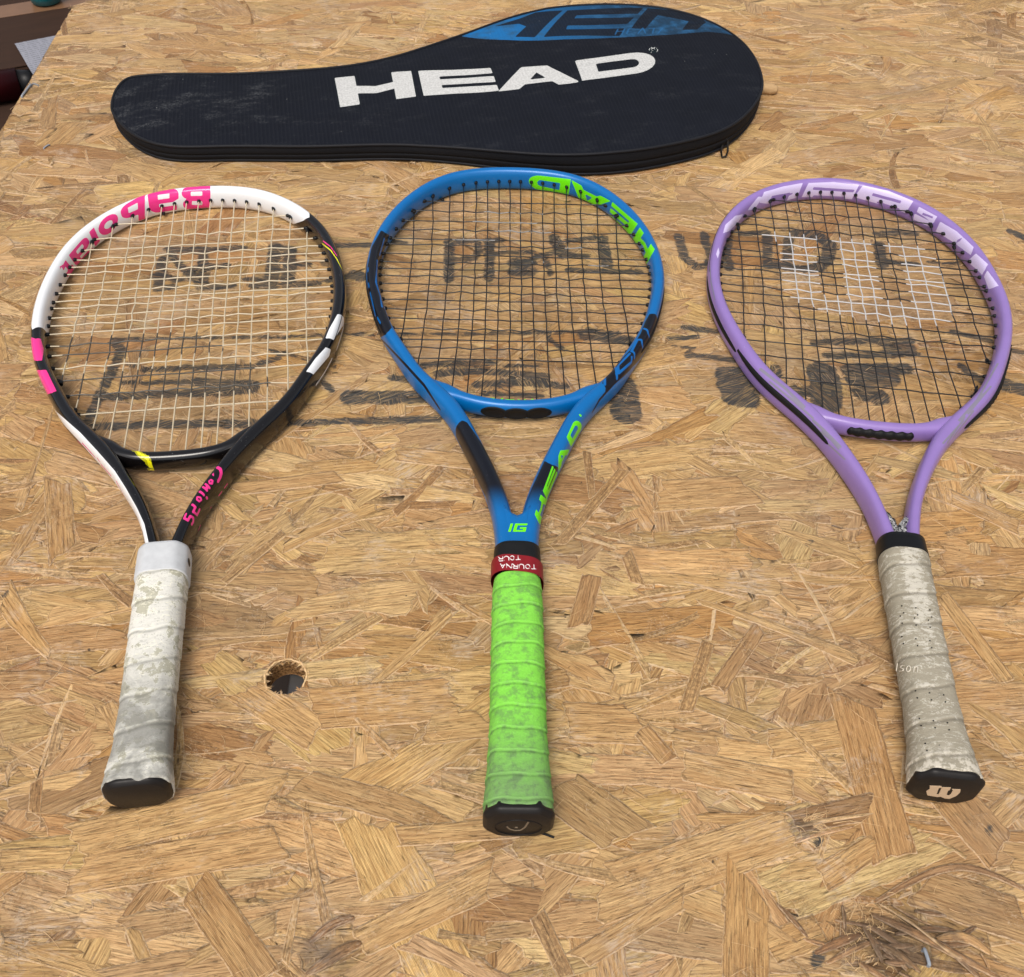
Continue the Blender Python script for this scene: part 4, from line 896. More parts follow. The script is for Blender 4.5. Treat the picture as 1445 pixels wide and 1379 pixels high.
NAMES = [('black, white and pink racket with cream strings and a peeling white grip', ),
         ('blue racket with lime green lettering and lime wrapped grip, middle one of three', ),
         ('lilac racket with a white letter painted on its black strings and a worn taupe grip', )]
roots = []
for k in range(3):
    root = thing('tennis_racket', NAMES[k][0], 'racket', (R3[k].px0, R3[k].py0, 0), R3[k].rz, 'tennis rackets lying on the board'); roots.append(root)
    racket_frame(k, root); bridge(k, root)
grommets_strings(0, roots[0], (206, 192, 164), (24, 27, 32), [('poly', np.array([(-112, 431), (-60, 430), (5, 428), (12, 415), (28, 408), (30, 399), (-20, 398), (-100, 398), (-106, 414)])), ('poly', np.array([(-104, 383), (0, 383), (56, 383), (56, 372), (72, 360), (66, 349), (-20, 350), (-90, 352), (-100, 370)]))])
grommets_strings(1, roots[1], (22, 22, 24), (170, 170, 168), [('line', np.array(q), 3) for q in (((-40, 612), (20, 612)), ((-30, 629), (30, 627)), ((-60, 583), (-20, 582)), ((48, 573), (62, 573)), ((70, 546), (86, 546)), ((78, 480), (92, 480)), ((10, 550), (30, 549)), ((-20, 598), (34, 597)))])
grommets_strings(2, roots[2], (30, 31, 33), (196, 196, 196), [('poly', np.array(q, float)) for q in (((-82, 580), (-28, 579), (-31, 540), (-31, 482), (-66, 482), (-67, 562), (-82, 562)), ((-15, 579), (24, 578), (25, 482), (-9, 482), (-8, 562), (-15, 562)), ((35, 577), (73, 576), (84, 560), (87, 482), (50, 482), (48, 560), (35, 561)), ((-66, 486), (86, 486), (84, 464), (60, 450), (20, 452), (-20, 458), (-56, 470)))])
side_strip(2, roots[2], -345, -470, 20, .30, 1.5); side_strip(2, roots[2], 300, 425, 10, .30, 2.2, bumps=1); side_strip(2, roots[2], -240, -345, 5, .2, 1.0)
side_strip(1, roots[1], 255, 350, 15, .22, 1.2); side_strip(1, roots[1], -215, -330, 10, .18, 1.0)
side_strip(0, roots[0], -300, 330, 34, .13, .5); side_strip(2, roots[2], -240, 250, 36, .13, .6)
# --- left racket handle
W0, W1, W2 = wfun(0), wfun(1), wfun(2)
G0, G1, G2 = grip_mat(0), grip_mat(1), grip_mat(2)
M_butt = plain('butt_plastic', (32, 29, 28), .45, .45, .2, .2, .15)
yy = np.arange(0, 172, .9)
def capdown(w, k0, inset=1.0):
    ch = lambda y: float(np.interp(y, [0, .5, 1.2, 2.2, 3.5, 6, 20], [2.6, 1.9, 1.1, .3, 0, 1.0, 3.5]))
    return lambda y: (w(3)[0]-inset-ch(y), w(3)[1]-inset-ch(y), w(3)[2])
def ragged(base, amp, seed):      # grip mouth that ends unevenly at the butt
    return lambda th: base+amp*(np.sin(th*3+seed)+.6*np.sin(th*7+seed*2)+.4*np.sin(th*13))
def grip(k, root, y0, y1, wf, mat, ridge, rag, p):
    nseg = 110; th = np.arange(nseg)*2*math.pi/nseg; n = int((y1-y0)/.6); V = []; g = []; sm_ = []
    for i in range(n):
        u = i/(n-1)
        yv = y0+(y1-y0)*u+rag(th)*(1-u)**10; w, h, zc = wf(y0+(y1-y0)*u)
        rd_ = ridge(yv, th); sm_.append(SEAM['u']); r = octa(th, w, h, p)+rd_-(1.0 if i == 0 else (.35 if i == 1 else 0))-(.7 if i == n-1 else 0)
        V += [(r_*math.cos(t_), y_, max(.05, zc+r_*math.sin(t_))) for r_, t_, y_ in zip(r, th, yv)]; g += [(t_*w, y_, 0) for t_, y_ in zip(th, yv)]
    u_ = np.concatenate(sm_); return obj('grip', V, grid_faces(n, nseg), mat, root, attrs=dict(g=np.array(g), seam=np.exp(-((u_-.93)/.05)**2), lip=np.exp(-((u_-.04)/.03)**2)))
def shrunk(w, d): return lambda y: (w(y)[0]-d, w(y)[1]-d, w(y)[2])
grip(0, roots[0], 3.4, 162, shrunk(W0, .6), G0, ridge_fn(0, 24, .7, .8, 1.0), ragged(0, 1.0, 1), 12)
grip(1, roots[1], 4.6, 177, shrunk(W1, .8), G1, ridge_fn(1, 15.5, .75, .9, 2.2), ragged(0, .35, 2), 7)
grip(2, roots[2], 3.6, 183, shrunk(W2, .6), G2, ridge_fn(2, 25, .65, 1.2, 4.0), ragged(0, .9, 3), 8)
for k, w in ((0, W0), (1, W1), (2, W2)):
    ys_ = [0, .25, .5, .85, 1.2, 1.7, 2.2, 2.8, 3.5, 4.5, 6, 10, 16, 20]
    handle_mesh('butt_cap', k, roots[k], ys_, capdown(w, k, 1.1 if k != 1 else .9), M_butt, p=30 if k else 14, capend=True)
# white collar of the left racket
t = NT('white_rubber_collar', .55, .4); t.color(t.mix(t.noise(t.obj(), .15, 5), lin((178, 180, 182)), lin((210, 212, 214)))); t.bump(t.noise(t.obj(), .5), .15)
handle_mesh('collar', 0, roots[0], [158, 158.5, 160, 164, 170, 176, 180.5, 182.5, 183.2, 183.4], lambda y: ((W0(y)[0]+.5-(1.2 if y > 183 else .3 if y > 182 else 0)-(2.5 if y > 183.3 else 0)), W0(y)[1]+.3-(1.2 if y > 183 else 0)-(2.5 if y > 183.3 else 0), W0(y)[2]), t.m, p=16, capend=True)
a_ = np.arange(24)*2*math.pi/24; V = [(W0(170)[0]+.75-.25*(rr > 3), 171+rr*math.sin(q)*.8, W0(170)[2]+3+rr*math.cos(q)) for rr in (3.6, .01) for q in a_]; obj('collar_hole', V, grid_faces(2, 24)[:, ::-1], M_blk, roots[0])
# middle racket: blue throat, black tape, red printed tape
th_pts = [(-11.5, 243), (-6.5, 236.5), (-3, 232.2), (0, 231), (3, 232.2), (6.5, 236.5), (11.5, 243), (14, 225), (15, 203), (-15, 203), (-14, 225)]
thr = flat_piece('throat', [(-10.5, 242), (-4.2, 233.5), (0, 231.2), (4.2, 233.5), (10.5, 242), (9.5, 225), (9, 200), (-9, 200), (-9.5, 225)], ZC+HZ-.12, 21, M_f[1], roots[1])
for n_ in ('la', 'lb', 'lc'):
    thr.data.attributes.new(n_, 'FLOAT', 'POINT').data.foreach_set('value', np.full(len(thr.data.vertices), -2., np.float32))
IG = quad((717, 750.5), (741.5, 750.5), (720.5, 739), (744.5, 739))
for g_ in ([(0, 0), (.15, 0), (.15, 1), (0, 1)], [(.27, 0), (1, 0), (1, .55), (.62, .55), (.62, .36), (.82, .36), (.82, .2), (.45, .2), (.45, .78), (1, .78), (1, 1), (.27, 1)]):
    pts = [r1.local(px(u, v, ZC+HZ)) for u, v in IG(g_)]; prism_on(roots[1], 'lettering', [(p[0], p[1], ZC+HZ-.1) for p in pts], (0, 0, 1), .22, M_lab['lime'])
M_tape = plain('black_tape', (26, 27, 28), .5, .4, .25, .12, .3)
handle_mesh('tape_band', 1, roots[1], [188, 188.6, 191, 196, 201, 204, 204.6, 204.8], lambda y: (17.2-(.8 if y > 204.5 else 0)-(2.5 if y > 204.7 else 0)+(190-y)*.04, 13.6-(.8 if y > 204.5 else 0)-(2.5 if y > 204.7 else 0), 14.2), M_tape, p=9, capend=True)
t = NT('red_printed_tape', .5, .4); t.color(t.mix(t.ramp(t.attr('txt'), -.12, .12), t.mix(t.noise(t.obj(), .2, 4), lin((112, 10, 20)), lin((140, 18, 30))), lin((232, 226, 224)))); M_red = t.m
def band_px(root, r, ys, wf, mat, strokes, name='tape_band', ntop=150):
    th = np.arange(ntop)*2*math.pi/ntop; V = []
    for y in ys:
        w, h, zc = wf(y); q = octa(th, w, h, 9); tilt_ = -1.6*np.cos(th)
        V += [(r_*math.cos(t_), y+dl, zc+r_*math.sin(t_)) for r_, t_, dl in zip(q, th, tilt_)]
    V = np.array(V); uv = proj(r.world(V)); f = np.where(V[:, 2] > 12, sdf(uv, strokes, 3.0), -3.)
    return obj(name, V, grid_faces(len(ys), ntop), mat, root, attrs=dict(txt=f))
LET = {'T': [[(0, 1), (1, 1)], [(.5, 1), (.5, 0)]], 'O': [arc(.5, .5, .42, .5, 0, 360, 12)], 'U': [[(0, 1), (0, .3), (.3, 0), (.7, 0), (1, .3), (1, 1)]], 'R': [[(0, 0), (0, 1), (.8, 1), (.9, .75), (.8, .5), (0, .5)], [(.5, .5), (1, 0)]], 'N': [[(0, 0), (0, 1), (1, 0), (1, 1)]], 'A': [[(0, 0), (.5, 1), (1, 0)], [(.2, .35), (.8, .35)]],
       'l': [[(.5, 0), (.5, 1.3)]], 's': [[(0, 0), (.8, .1), (.9, .4), (.1, .6), (.2, .95), (1, 1)]], 'o': [arc(.5, .5, .5, .5, 0, 360, 10)], 'n': [[(0, 0), (0, 1)], [(0, .7), (.4, 1), (.9, .8), (.9, 0)]]}
def text_px(word, x0, y0, x1, y1, h, wd, gap=.25, flip=-1):
    """stroke text along px line from (x0,y0); flip=-1: letter tops point down the picture"""
    out = []; n = len(word); d = np.array([x1-x0, y1-y0], float); L = np.hypot(*d); d /= L; up = np.array([-d[1], d[0]])*1.0
    if flip*up[1] > 0 and flip < 0: pass
    cw = L/(n+(n-1)*gap)
    for i, ch in enumerate(word):
        o = np.array([x0, y0])+d*(i*cw*(1+gap))
        for st_ in LET[ch]: out.append(('line', np.array([o+d*(x*cw)+up*(y*h) for x, y in st_]), wd))
    return out
# upside-down print: reading direction runs to the left, letter tops towards the handle end
TX = text_px('TOUR', 734, 783.5, 703, 786, -6, 1.15)+text_px('TOURNA', 757, 797, 706, 795.5, -6, 1.15)
TX = [(a, b, c) for a, b, c in TX]
band_px(roots[1], r1, np.arange(176, 190.5, .5), lambda y: (18.6, 15.0, 14.7), M_red, TX)
# right racket collar, tangled sticker in its throat
handle_mesh('collar', 2, roots[2], [179, 179.6, 184, 190, 193.5, 194.4, 194.6], lambda y: (17.6-(y-180)*.05-(1 if y > 194.3 else 0)-(3 if y > 194.5 else 0), 14.9-(y-180)*.06-(1 if y > 194.3 else 0)-(3 if y > 194.5 else 0), 15.2), M_blk, p=9, capend=True)
P = np.array([(0, y, 0) for y in np.linspace(180.4, 181.2, 4)])
t = NT('crumpled_foil', .4, .6); n_ = t.noise(t.obj(), .55, 5, .7, .5); t.color(t.mix(t.ramp(n_, .46, .54), (.012, .013, .018, 1), (.5, .5, .5, 1))); t.bump(n_, .8, .002); M_foil = t.m
flat_piece('crumpled_tape', [(-9, 224), (-5, 216), (0, 210), (3, 213), (6.5, 219), (9.5, 221), (10, 214), (7, 206), (8, 196), (-8, 196), (-8, 206)], 18, 9, M_foil, roots[2], zf=lambda p: 18+1.6*math.sin(p[0]*1.4+p[1]*.5)+1.2*math.sin(p[1]*1.1))
M_gold = plain('tan_print', (206, 180, 150), .4, .5)
# marks on the butt ends (faces at y = 0, looking at the camera)
def on_butt(r, u, v, y=-.03):
    d = _F + (u-PW/2)/CF*CR - (v-PH/2)/CF*CU; nrm = np.array([math.sin(r.rz)*-1, math.cos(r.rz), 0]); P0 = np.array([r.px0, r.py0, 0])+nrm*y
    return r.local(CPOS+d*(((P0-CPOS)@nrm)/(d@nrm)))
zbw = zz(1240, 1050, 9.031)
Wm = [(650, 530), (800, 535), (792, 555), (765, 560), (735, 640), (760, 640), (800, 560), (790, 548), (918, 553), (905, 585), (885, 590), (862, 645), (890, 655), (915, 640), (945, 585), (930, 572), (1042, 577), (1035, 615), (985, 660), (900, 695), (840, 690), (790, 668), (745, 672), (620, 650), (605, 600), (650, 570)]
pts = [on_butt(r2, *zbw([p])[0]) for p in Wm]; prism_on(roots[2], 'emblem', [(p[0], -.02, p[2]) for p in pts], (0, -1, 0), .25, M_gold)
zbh = zz(660, 1100, 9.633)
for pl, rad in (([(525, 635), (570, 675), (640, 695), (720, 690), (780, 650), (830, 575)], .62), ([(640, 652), (680, 652)], .7)):
    Q = [on_butt(r1, *zbh([p])[0]) for p in pl]; Q = [np.array([q[0], -.05, q[2]]) for q in Q]; V, F = tube(dense3(Q, .8), rad, 8); V = np.array(V); V[:, 1] = -.05+(V[:, 1]+.05)*.4
    obj('emblem', V, F, plain('worn_bronze_print', (122, 108, 90), .5), roots[1])
a_ = np.arange(40)*2*math.pi/40; V, F = tube(np.array([(13.8*math.cos(q), -.05, W1(3)[2]-3.2+10.5*math.sin(q)) for q in np.append(a_, a_[:2])]), .35, 6); obj('recess_rim', V, F, M_blk, roots[1])
# faint script and the perforations of the right grip
zg = zz(1130, 580, 2.419); t = NT('faint_grip_print', .8, .2); t.color(lin((206, 198, 182))); M_fnt = t.m
def on_grip(r, wf, u, v, off=.1):
    for z in np.linspace(36, 8, 113):
        p = r.local(px(u, v, z)); w, h, zc = wf(min(max(p[1], 3), 180)); th_ = math.atan2(p[2]-zc, p[0]); rr = math.hypot(p[0], p[2]-zc)
        if rr <= float(octa(np.array([th_]), w, h, 8)[0])+off: return p
    return p
for ch, x0_ in (('l', 326), ('s', 344), ('o', 366), ('n', 392)):
    for st_ in LET[ch]:
        Q = [on_grip(r2, W2, *zg([(x0_+(x-.5)*14+y*3, 888-y*20+(x0_-326)*.06)])[0], off=.25) for x, y in st_]; V, F = tube(dense3(Q, .8), .42, 5); obj('lettering', V, F, M_fnt, roots[2])
parts_ = []
for (u, v) in [(x+dx*48+dy*6, y+dy*24+dx*7) for x, y in ((345, 665), (345, 770), (392, 955), (405, 1050), (425, 1135), (340, 700)) for dx in (0, 1, 2) for dy in (0, 1)]:
    q = on_grip(r2, W2, *zg([(u, v)])[0], off=.5); V, F = tube(np.array([q-[0, 0, .3], q+[0, 0, .12], q+[0, 0, .14]]), [.5, .5, .01], 6); parts_.append((V, F))
V, F = merge(parts_); obj('perforations', V, np.array(F), M_blk, roots[2], kind='stuff')
# torn thread under the middle butt and string ends
V, F = tube(dense3([r1.local(px(765, 1176, 2)), r1.local(px(774, 1179, .9)), r1.local(px(782, 1182, .6))], .8), [1.0]*0 or .8, 6); obj('loose_thread', V, F, M_rub, roots[1])
for pts in ([(1372, 560), (1377, 552), (1379, 545)], [(1372, 560), (1382, 562)]):
    V, F = tube(dense3([r2.local(px(u, v, ZC)) for u, v in pts], .8), .9, 6); obj('string_knot', V, F, M_blk, roots[2])
for r_, rt_, u, v in ((r0, roots[0], 229, 300), (r2, roots[2], 1258, 291), (r1, roots[1], 622, 280)):
    a0 = r_.at([(u, v)])[0]; P, N = r_.surf(np.array([a0[0]]), np.radians(np.interp(a0[1], r_.vL, r_.ph))*np.ones(1)); c = P[0]; Q = [c-N[0]*.5, c+N[0]*1.6, c+N[0]*2.4+[1.2, -.6, .3], c+N[0]*1.2+[1.5, 1.0, 0]]
    V, F = tube(dense3(Q, .5), 1.1, 7); obj('string_knot', V, F, M_blk, rt_)

# ================================================================== COVER
BO = np.array([-456., 1039.]); BA = math.radians(12.4); bc, bs = math.cos(BA), math.sin(BA)
cov = thing('racket_cover', 'long black zipped racket cover with big white lettering and a blue printed corner', 'racket cover', (BO[0], BO[1], 0), BA)
def bl(P): P = np.asarray(P, float); d = P[..., :2]-BO; return np.stack([d[..., 0]*bc+d[..., 1]*bs, -d[..., 0]*bs+d[..., 1]*bc], -1)
TOPPX = [(158.6, 156), (160, 138), (170, 119.6), (182, 111), (200, 107.6), (306, 105), (425.7, 99.7), (480, 95), (525, 88), (591.8, 69.8), (658, 48), (724.6, 25), (791, 10.6), (871, 6.6), (937, 12), (1003.7, 31.9), (1050, 63), (1072, 99.7), (1075.4, 123), (1063.5, 149.5), (1023.6, 182.7), (957, 202.6), (864, 216), (771, 216), (671.5, 209), (565, 204.6), (439, 207), (306, 207), (226, 204.6), (193, 192.7), (170, 174)]
hz = lambda u: float(np.interp(u, [158, 560, 800, 1075], [18, 19, 27, 25]))
O = np.array([bl(px(u, v, hz(u)))[:2] for u, v in TOPPX])
def closed_smooth(P, n):
    m = len(P); ext = np.concatenate([P[-4:], P, P[:4]]); t = np.concatenate([[0], np.cumsum(np.hypot(*np.diff(ext, axis=0).T))]); fx, fy = spline(t, ext[:, 0]), spline(t, ext[:, 1])
    tt = np.linspace(t[4], t[4+m], n, endpoint=False); return np.stack([fx(tt), fy(tt)], -1)
O = closed_smooth(O, 520); HZB = lambda x: np.interp(x, [0, 330, 520, 740], [18, 19, 27, 25])
i0, i1 = int(np.argmin(O[:, 0])), int(np.argmax(O[:, 0]))
ring = np.roll(O, -i0, 0); j = (i1-i0) % len(O); up, lo = ring[:j+1], np.concatenate([ring[j:], ring[:1]])[::-1]
x0_, x1_ = up[0, 0], up[-1, 0]
n, m = 540, 190
u_ = (1-np.cos(np.linspace(0, math.pi, n)))/2; u_ = .55*u_+.45*np.linspace(0, 1, n); xs = x0_+(x1_-x0_)*u_
mono = lambda c: (np.maximum.accumulate(c[:, 0])+np.arange(len(c))*1e-6, c[:, 1])
yu = np.interp(xs, *mono(up)); yl = np.interp(xs, *mono(lo))
t_ = np.sin(np.linspace(-1, 1, m)*math.pi/2*.985)/math.sin(math.pi/2*.985)
XX = np.repeat(xs[:, None], m, 1); YY = yl[:, None]+(yu-yl)[:, None]*(t_[None]+1)/2; TT = np.repeat(t_[None], n, 0)
edge_x = np.minimum(1, np.minimum(XX-x0_, x1_-XX)/40); dome = (4.5+3.5*np.clip((XX-330)/150, 0, 1))*(1-np.abs(TT)**2.6)*np.clip(edge_x, 0, 1)**.55
wr = 1.5*wob(XX*.022, YY*.03, 3)+.45*wob(XX*.07, YY*.05, 5)+.8*np.exp(-((YY+60+XX*.02)/9)**2)*np.clip((XX-60)/100, 0, 1)*np.clip((340-XX)/100, 0, 1)
ZZ = HZB(XX)+dome+wr*(1-TT**4)*np.clip(edge_x, 0, 1)
V = np.stack([XX, YY, ZZ], -1).reshape(-1, 3)
def bq(uv, z=29): return np.array([bl(px(u, v, z+hz(u)-25))[:2] for u, v in uv])
white = []
for ch, q in zip('HEAD', (((480, 152), (587, 137), (472, 108), (580, 99.6)), ((598, 136.5), (704, 130.5), (590, 100), (692, 98)), ((703, 131.5), (818, 121.5), (696, 101), (805, 94)), ((821, 120), (927, 105), (811, 90), (921, 75)))):
    for kd, pts in GL[ch]: white.append((kd, bq(dense(quad(*q)(pts), 5))))
white += [('line', bq(arc(921.5, 75, 6, 4.6, 0, 360, 14)), .8), ('line', bq([(919.5, 77.5), (919, 72.5), (923, 72.5), (923.5, 74.5), (920, 75), (924, 77.5)]), .7)]
zk = zz(640, 0, 3.1413)
sd_w = sdf(V[:, :2], white, 3.0)
bot_line = bq(zk([(40, 150), (130, 170), (200, 178), (300, 186), (400, 187), (550, 186), (700, 180), (850, 172), (1000, 162), (1120, 152), (1260, 145)]))
sd_b = V[:, 1]-np.interp(V[:, 0], bot_line[:, 0], bot_line[:, 1]); sd_b = np.minimum(sd_b, (V[:, 0]-bot_line[0, 0])*.5); sd_b = np.clip(sd_b, -3, 3)
dark = [('poly', bq(zk(p))) for p in ([(180, 108), (300, 72), (365, 45), (485, 38), (360, 172), (272, 168), (322, 118), (290, 102)], [(398, 172), (505, 38), (842, 24), (818, 62), (545, 68), (535, 84), (800, 82), (770, 116), (505, 120), (498, 138), (760, 137), (735, 172)], [(785, 140), (862, 26), (1000, 30), (1112, 75), (1122, 92), (1080, 140), (1012, 142), (1042, 98), (905, 68), (850, 140)])]
sd_d = sdf(V[:, :2], dark, 3.0)
sm = [('line', bq(zk(p)), 1.8) for p in ([(715, 165), (728, 140)], [(722, 152), (752, 150)], [(745, 165), (758, 138)], [(800, 138), (775, 140), (765, 164), (795, 162)], [(772, 152), (792, 150)], [(815, 162), (838, 136), (850, 160)], [(880, 160), (888, 136)], [(862, 137), (935, 134)], [(905, 160), (925, 136)])]
sd_s = sdf(V[:, :2], sm, 3.0)
t = NT('cover_fabric', .85, .16); o = t.obj()
fab = t.mix(t.noise(o, .03, 4), lin((11, 14, 22)), lin((19, 22, 32)))
xx_ = t.n('ShaderNodeSeparateXYZ'); t.set(xx_.inputs[0], o); fx_ = xx_.outputs[0]
rib = t.n('ShaderNodeTexWave', wave_type='BANDS', bands_direction='X'); t.set(rib.inputs['Vector'], o); rib.inputs['Scale'].default_value = .075; rib.inputs['Distortion'].default_value = .6; rib.inputs['Detail'].default_value = 1
fab = t.mix(t.math('MULTIPLY', t.ramp(rib.outputs['Fac'], .6, .9), .3), fab, lin((30, 33, 39)))
blue = t.mix(t.ramp(fx_, 420, 640), lin((24, 102, 162)), lin((26, 54, 78))); blue = t.mix(t.ramp(t.noise(o, .06, 4), .4, .7), blue, lin((38, 84, 122)))
f_b = t.ramp(t.attr('blue'), -.2, .2); f_d = t.ramp(t.attr('dark'), -.2, .2); c = t.mix(t.math('MULTIPLY', f_b, t.math('SUBTRACT', 1.0, t.math('MULTIPLY', f_d, .93))), fab, blue)
c = t.mix(t.math('MULTIPLY', t.ramp(t.attr('small'), -.3, .3), .7), c, lin((36, 92, 140)))
c = t.mix(t.math('MULTIPLY', t.ramp(t.math('ABSOLUTE', t.attr('white')), 1.6, .1), .8), c, lin((12, 30, 34)))
wt = t.mix(t.ramp(t.noise(o, .5, 5, .7), .3, .7), lin((172, 172, 170)), lin((206, 206, 204))); c = t.mix(t.ramp(t.attr('white'), -.15, .15), c, wt)
dz = t.math('MULTIPLY', t.ramp(t.noise(t.vmul(o, (.02, .05, .02)), 1, 5, .7), .50, .72), t.ramp(t.noise(o, .35, 5, .8), .42, .62)); dz = t.math('MULTIPLY', dz, t.math('ADD', .35, t.ramp(fx_, 330, 120))); c = t.mix(t.math('MULTIPLY', dz, .24), c, lin((120, 122, 124)))
sp = t.ramp(t.noise(o, .28, 2, .4), .80, .82); c = t.mix(t.math('MULTIPLY', sp, .6), c, lin((170, 170, 168)))
t.color(c); wb = t.n('ShaderNodeTexChecker'); t.set(wb.inputs['Vector'], o); wb.inputs['Scale'].default_value = 1.1
t.bump(t.math('ADD', t.math('MULTIPLY', t.noise(o, .8, 4), .7), t.math('ADD', t.math('MULTIPLY', rib.outputs['Fac'], .4), t.math('MULTIPLY', t.ramp(t.attr('white'), -.3, .3), .5))), .5, .0006)
M_cov = t.m
obj('top_panel', V, grid_faces(n, m, False), M_cov, cov, attrs=dict(white=sd_w, blue=sd_b, dark=sd_d, small=sd_s))
T = np.roll(O, -1, 0)-np.roll(O, 1, 0); T /= np.hypot(T[:, 0], T[:, 1])[:, None]; Nn = np.stack([T[:, 1], -T[:, 0]], -1)
if ((Nn*(O-O.mean(0))).sum(1)).mean() < 0: Nn = -Nn
prof = [(0, -6), (.03, -2.5), (.10, -1.5), (.30, .4), (.42, .9), (.47, .5), (.49, -.6), (.53, -.6), (.55, .6), (.60, 1.0), (.78, .8), (.93, .2), (1.0, -.1)]
h_ = HZB(O[:, 0]); L_ = np.arange(len(O)); V = np.concatenate([np.concatenate([O+Nn*(d+.35*np.sin(L_*.11)[:, None]*np.sin(f*3)), (h_*f+.12)[:, None]], 1) for f, d in prof])
Fs = grid_faces(len(prof), len(O)); ar = (O[:, 0]*np.roll(O[:, 1], -1)-np.roll(O[:, 0], -1)*O[:, 1]).sum(); Fs = Fs if ar > 0 else Fs[:, ::-1]
M_side = plain('cover_side_fabric', (16, 17, 22), .8, .2, .15, .12, .35); M_pipe = plain('cover_piping', (27, 28, 33), .6, .35, .15)
obj('side_panel', V, Fs, M_side, cov)
obj('bottom_panel', np.concatenate([O+Nn*-5.5, np.full((len(O), 1), .15)], 1), [tuple(range(len(O)))], M_side, cov, smooth=False)
def loop_tube(f, d, rad, name, mat, zoff=0):
    P = np.concatenate([O+Nn*d, (h_*f+.12+zoff)[:, None]], 1); P = np.concatenate([P, P[:2]]); Vt, Ft = tube(P, rad, 8); return obj(name, Vt, Ft, mat, cov)
loop_tube(1.0, .1, 1.5, 'piping', M_pipe, .3); loop_tube(.10, -1.0, 1.3, 'piping', M_pipe)
# zip teeth along the near long side
near = [i for i in range(len(O)) if Nn[i, 1] < .35]; parts_ = []
for i in near:
    for q in (0, .5):
        p = O[i]*(1-q)+O[(i+1) % len(O)]*q; nn_ = Nn[i]; hh = h_[i]*.51+.12
        c3 = np.array([*(p+nn_*-.3), hh]); tx3 = np.array([*T[i], 0]); w3 = .38; parts_.append((np.array([c3+tx3*a*w3+np.array([*nn_, 0])*b*.55+np.array([0, 0, 1.])*e*.75 for a, b, e in ((-1, 1, -1), (1, 1, -1), (1, 1, 1), (-1, 1, 1), (-1, -1, -1), (1, -1, -1), (1, -1, 1), (-1, -1, 1))]), [(0, 1, 2, 3), (5, 4, 7, 6), (4, 0, 3, 7), (1, 5, 6, 2), (3, 2, 6, 7)]))
V, F = merge(parts_); obj('zip_teeth', V, F, M_blk, cov, smooth=False, kind='stuff')
# zip pull hanging at the right end
M_dark = plain('dark_metal', (60, 58, 56), .35, .6, .15); M_dark.node_tree.nodes['Principled BSDF'].inputs['Metallic'].default_value = .8
def bpt(u, v, z): p = px(u, v, z); q = bl(p); return np.array([q[0], q[1], z])
A = bpt(1026, 191, 15); sl_ = bpt(1024, 190, 15.5)
V, F = box(-4.5, 4.5, -1.6, 1.6, -2.6, 2.6); V = np.array(V)@np.array([[math.cos(.5), math.sin(.5), 0], [-math.sin(.5), math.cos(.5), 0], [0, 0, 1]])+sl_; o_ = obj('zip_slider', V, F, M_steel, cov, smooth=False); bevel(o_, .8)
Q = [bpt(1024, 194, 13.5), bpt(1027, 200, 8.5), bpt(1027, 214, 2.6), bpt(1024, 221, 1.4), bpt(1019, 222, 1.2), bpt(1017.5, 214, 2.4), bpt(1020, 201, 8), bpt(1024, 194, 13.5)]
V, F = tube(dense3(Q, 1.2), 1.05, 7); obj('zip_pull', V, F, M_dark, cov)
# pale dowel end peeking out right of the cover
t = NT('pale_wood_knob', .7, .3); t.color(t.mix(t.noise(t.vmul(t.obj(), (.1, .6, .6)), 1, 5), lin((150, 118, 80)), lin((204, 172, 128)))); t.bump(t.noise(t.obj(), .6), .4)
q0, q1 = px(1062, 124, 5), px(1098, 128, 4); u_ = np.linspace(0, 1, 26); P = q0[None]*(1-u_)[:, None]+q1[None]*u_[:, None]
rr = 6.4*np.sqrt(np.clip(1-np.clip((u_-.72)/.28, 0, 1)**2, 0.0003, 1))*(1+.05*np.sin(u_*21)); P[:, 2] = 5.6-u_*.8
V, F = tube(P, rr, 16); V = np.array(V); V[:, 2] = np.maximum(V[:, 2], .1); c0 = q1.copy()
kn = obj('wooden_knob', V-[*q1[:2], 0], F, t.m); kn.location = (q1[0]*MM, q1[1]*MM, 0); kn['label'] = 'small pale rounded wooden knob poking out at the right end of the black cover'; kn['category'] = 'knob'

# ================================================================== BELOW THE BENCH (top left corner of the picture)
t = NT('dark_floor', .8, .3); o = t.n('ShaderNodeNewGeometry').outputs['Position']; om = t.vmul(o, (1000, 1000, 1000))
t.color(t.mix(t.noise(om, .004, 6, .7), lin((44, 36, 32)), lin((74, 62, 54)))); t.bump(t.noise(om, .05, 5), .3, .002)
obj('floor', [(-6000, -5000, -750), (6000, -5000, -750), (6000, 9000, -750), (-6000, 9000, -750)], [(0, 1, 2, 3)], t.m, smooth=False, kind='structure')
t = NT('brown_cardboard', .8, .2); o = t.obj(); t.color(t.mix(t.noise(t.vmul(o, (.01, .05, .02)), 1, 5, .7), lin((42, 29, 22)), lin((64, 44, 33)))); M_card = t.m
t = NT('tape', .35, .5); t.color(t.mix(t.noise(t.obj(), .05), lin((110, 80, 56)), lin((130, 96, 70)))); M_ptape = t.m
ZB = -300
C0 = px(0, 60, ZB)
bx = thing('cardboard_box', 'big brown cardboard box with taped flaps standing under the left edge of the bench', 'box', (C0[0]-40, C0[1]+120, -750), math.radians(27))
def bpart(name, x0, x1, y0, y1, z0, z1, mat, bw=1.5): V, F = box(x0, x1, y0, y1, z0, z1); o = obj(name, V, F, mat, bx, smooth=False); bevel(o, bw); return o
hh = 750+ZB
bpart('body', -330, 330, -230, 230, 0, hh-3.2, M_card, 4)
bpart('flap', -329, 329, 1.5, 229, hh-3, hh, M_card); bpart('flap', -329, 329, -229, -1.5, hh-3, hh+.3, M_card)
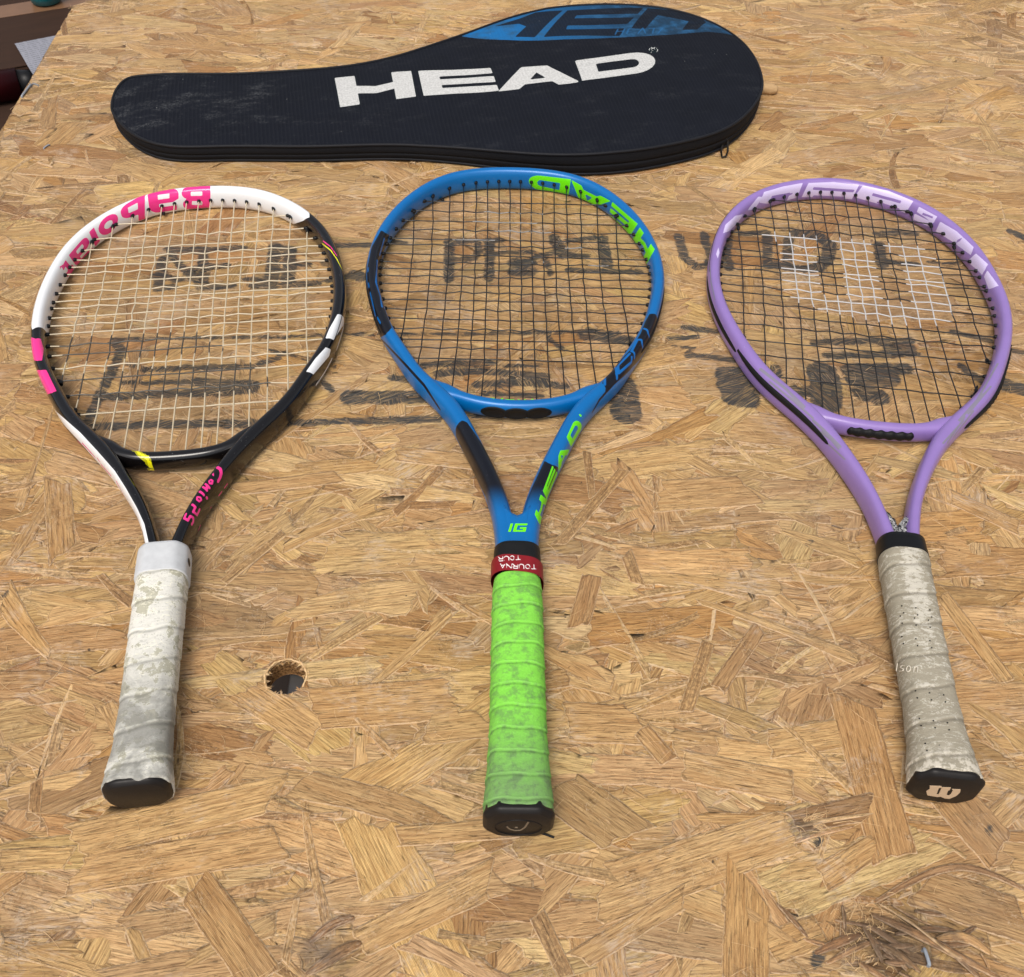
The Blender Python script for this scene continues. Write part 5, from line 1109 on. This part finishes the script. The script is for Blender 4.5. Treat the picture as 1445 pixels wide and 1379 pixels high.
bpart('packing_tape', -300, 300, -26, 26, hh+.4, hh+.9, M_ptape, .2)
lbx = thing('cardboard_box', 'lower dark brown box in front of the taped box, under the left bench edge', 'box', (C0[0]-40+412*math.sin(math.radians(27)), C0[1]+120-412*math.cos(math.radians(27)), -750), math.radians(27))
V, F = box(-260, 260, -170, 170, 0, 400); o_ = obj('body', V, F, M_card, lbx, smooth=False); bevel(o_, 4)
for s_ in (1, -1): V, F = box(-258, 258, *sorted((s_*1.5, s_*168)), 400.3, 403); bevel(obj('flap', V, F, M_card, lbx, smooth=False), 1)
# printed sheet on the box
t = NT('printed_sheet', .6, .3); o = t.obj(); w_ = t.n('ShaderNodeTexWave', wave_type='BANDS', bands_direction='Y'); t.set(w_.inputs['Vector'], o); w_.inputs['Scale'].default_value = .045; w_.inputs['Distortion'].default_value = 0
ln = t.math('MULTIPLY', t.ramp(w_.outputs['Fac'], .6, .8), t.ramp(t.noise(t.vmul(o, (.2, .02, 0)), 1, 3, .8), .44, .52)); t.color(t.mix(t.math('MULTIPLY', ln, .6), lin((140, 141, 150)), lin((80, 82, 90))))
c0 = px(88, 78, ZB+6); sh = thing('paper_sheet', 'grey white printed sheet lying on the box, half hidden by the bench edge', 'paper', (c0[0], c0[1], ZB+1.2), math.radians(33))
g = np.linspace(-1, 1, 12); V = np.array([(x*62, y*88, 1.5+3*max(0, x)**2+1.2*math.sin(y*3+x)) for x in g for y in g]); obj('sheet', np.concatenate([V, V-[0, 0, .3]]), np.concatenate([grid_faces(12, 12, False)[:, ::-1]*1, grid_faces(12, 12, False)+144]), t.m, sh)
# teal bottle-like container, lying with its round end towards the camera
t = NT('teal_plastic', .35, .5); t.color(t.mix(t.noise(t.obj(), .02), lin((4, 84, 92)), lin((10, 108, 116)))); c0 = px(63, 8, ZB)
tb = thing('storage_tub', 'teal plastic tub standing on the brown box at the top left corner', 'tub', (c0[0], c0[1]+14, ZB+1.4), 0)
pr = [(.01, 0), (20, 0), (27, 3), (31, 16), (40, 120), (42, 124), (42, 130), (38, 130), (37, 122), (30, 20), (.01, 12)]
a_ = np.arange(48)*2*math.pi/48; V = [(rr*math.cos(q), rr*math.sin(q), z) for rr, z in pr for q in a_]; obj('body', V, grid_faces(len(pr), 48), t.m, tb)
hp = np.array([(44*math.cos(q), 0, 118+30*math.sin(q)) for q in np.linspace(0, math.pi, 30)]); V, F = tube(hp, 3, 8); obj('handle', V, F, M_steel, tb)
# dark red item by the edge
c0 = px(26, 116, -318); M_red2 = plain('dark_red_plastic', (60, 9, 14), .4, .5)
rd = thing('paint_can', 'dark red can with a black lid lying low beside the left bench edge', 'can', (c0[0], c0[1], -347+26.3), math.radians(25))
u_ = [(0, .01), (0, 25), (1, 26), (-110, 26), (-111, 25)]; V = [(x, rr*math.cos(q), rr*math.sin(q)) for x, rr in u_ for q in a_]; obj('body', V, grid_faces(5, 48), M_red2, rd)
u_ = [(30, .01), (30, 15), (28, 18), (1.6, 23), (1.5, .01)]; V = [(x, rr*math.cos(q), rr*math.sin(q)) for x, rr in u_ for q in a_]; obj('lid', V, grid_faces(5, 48), M_blk, rd)
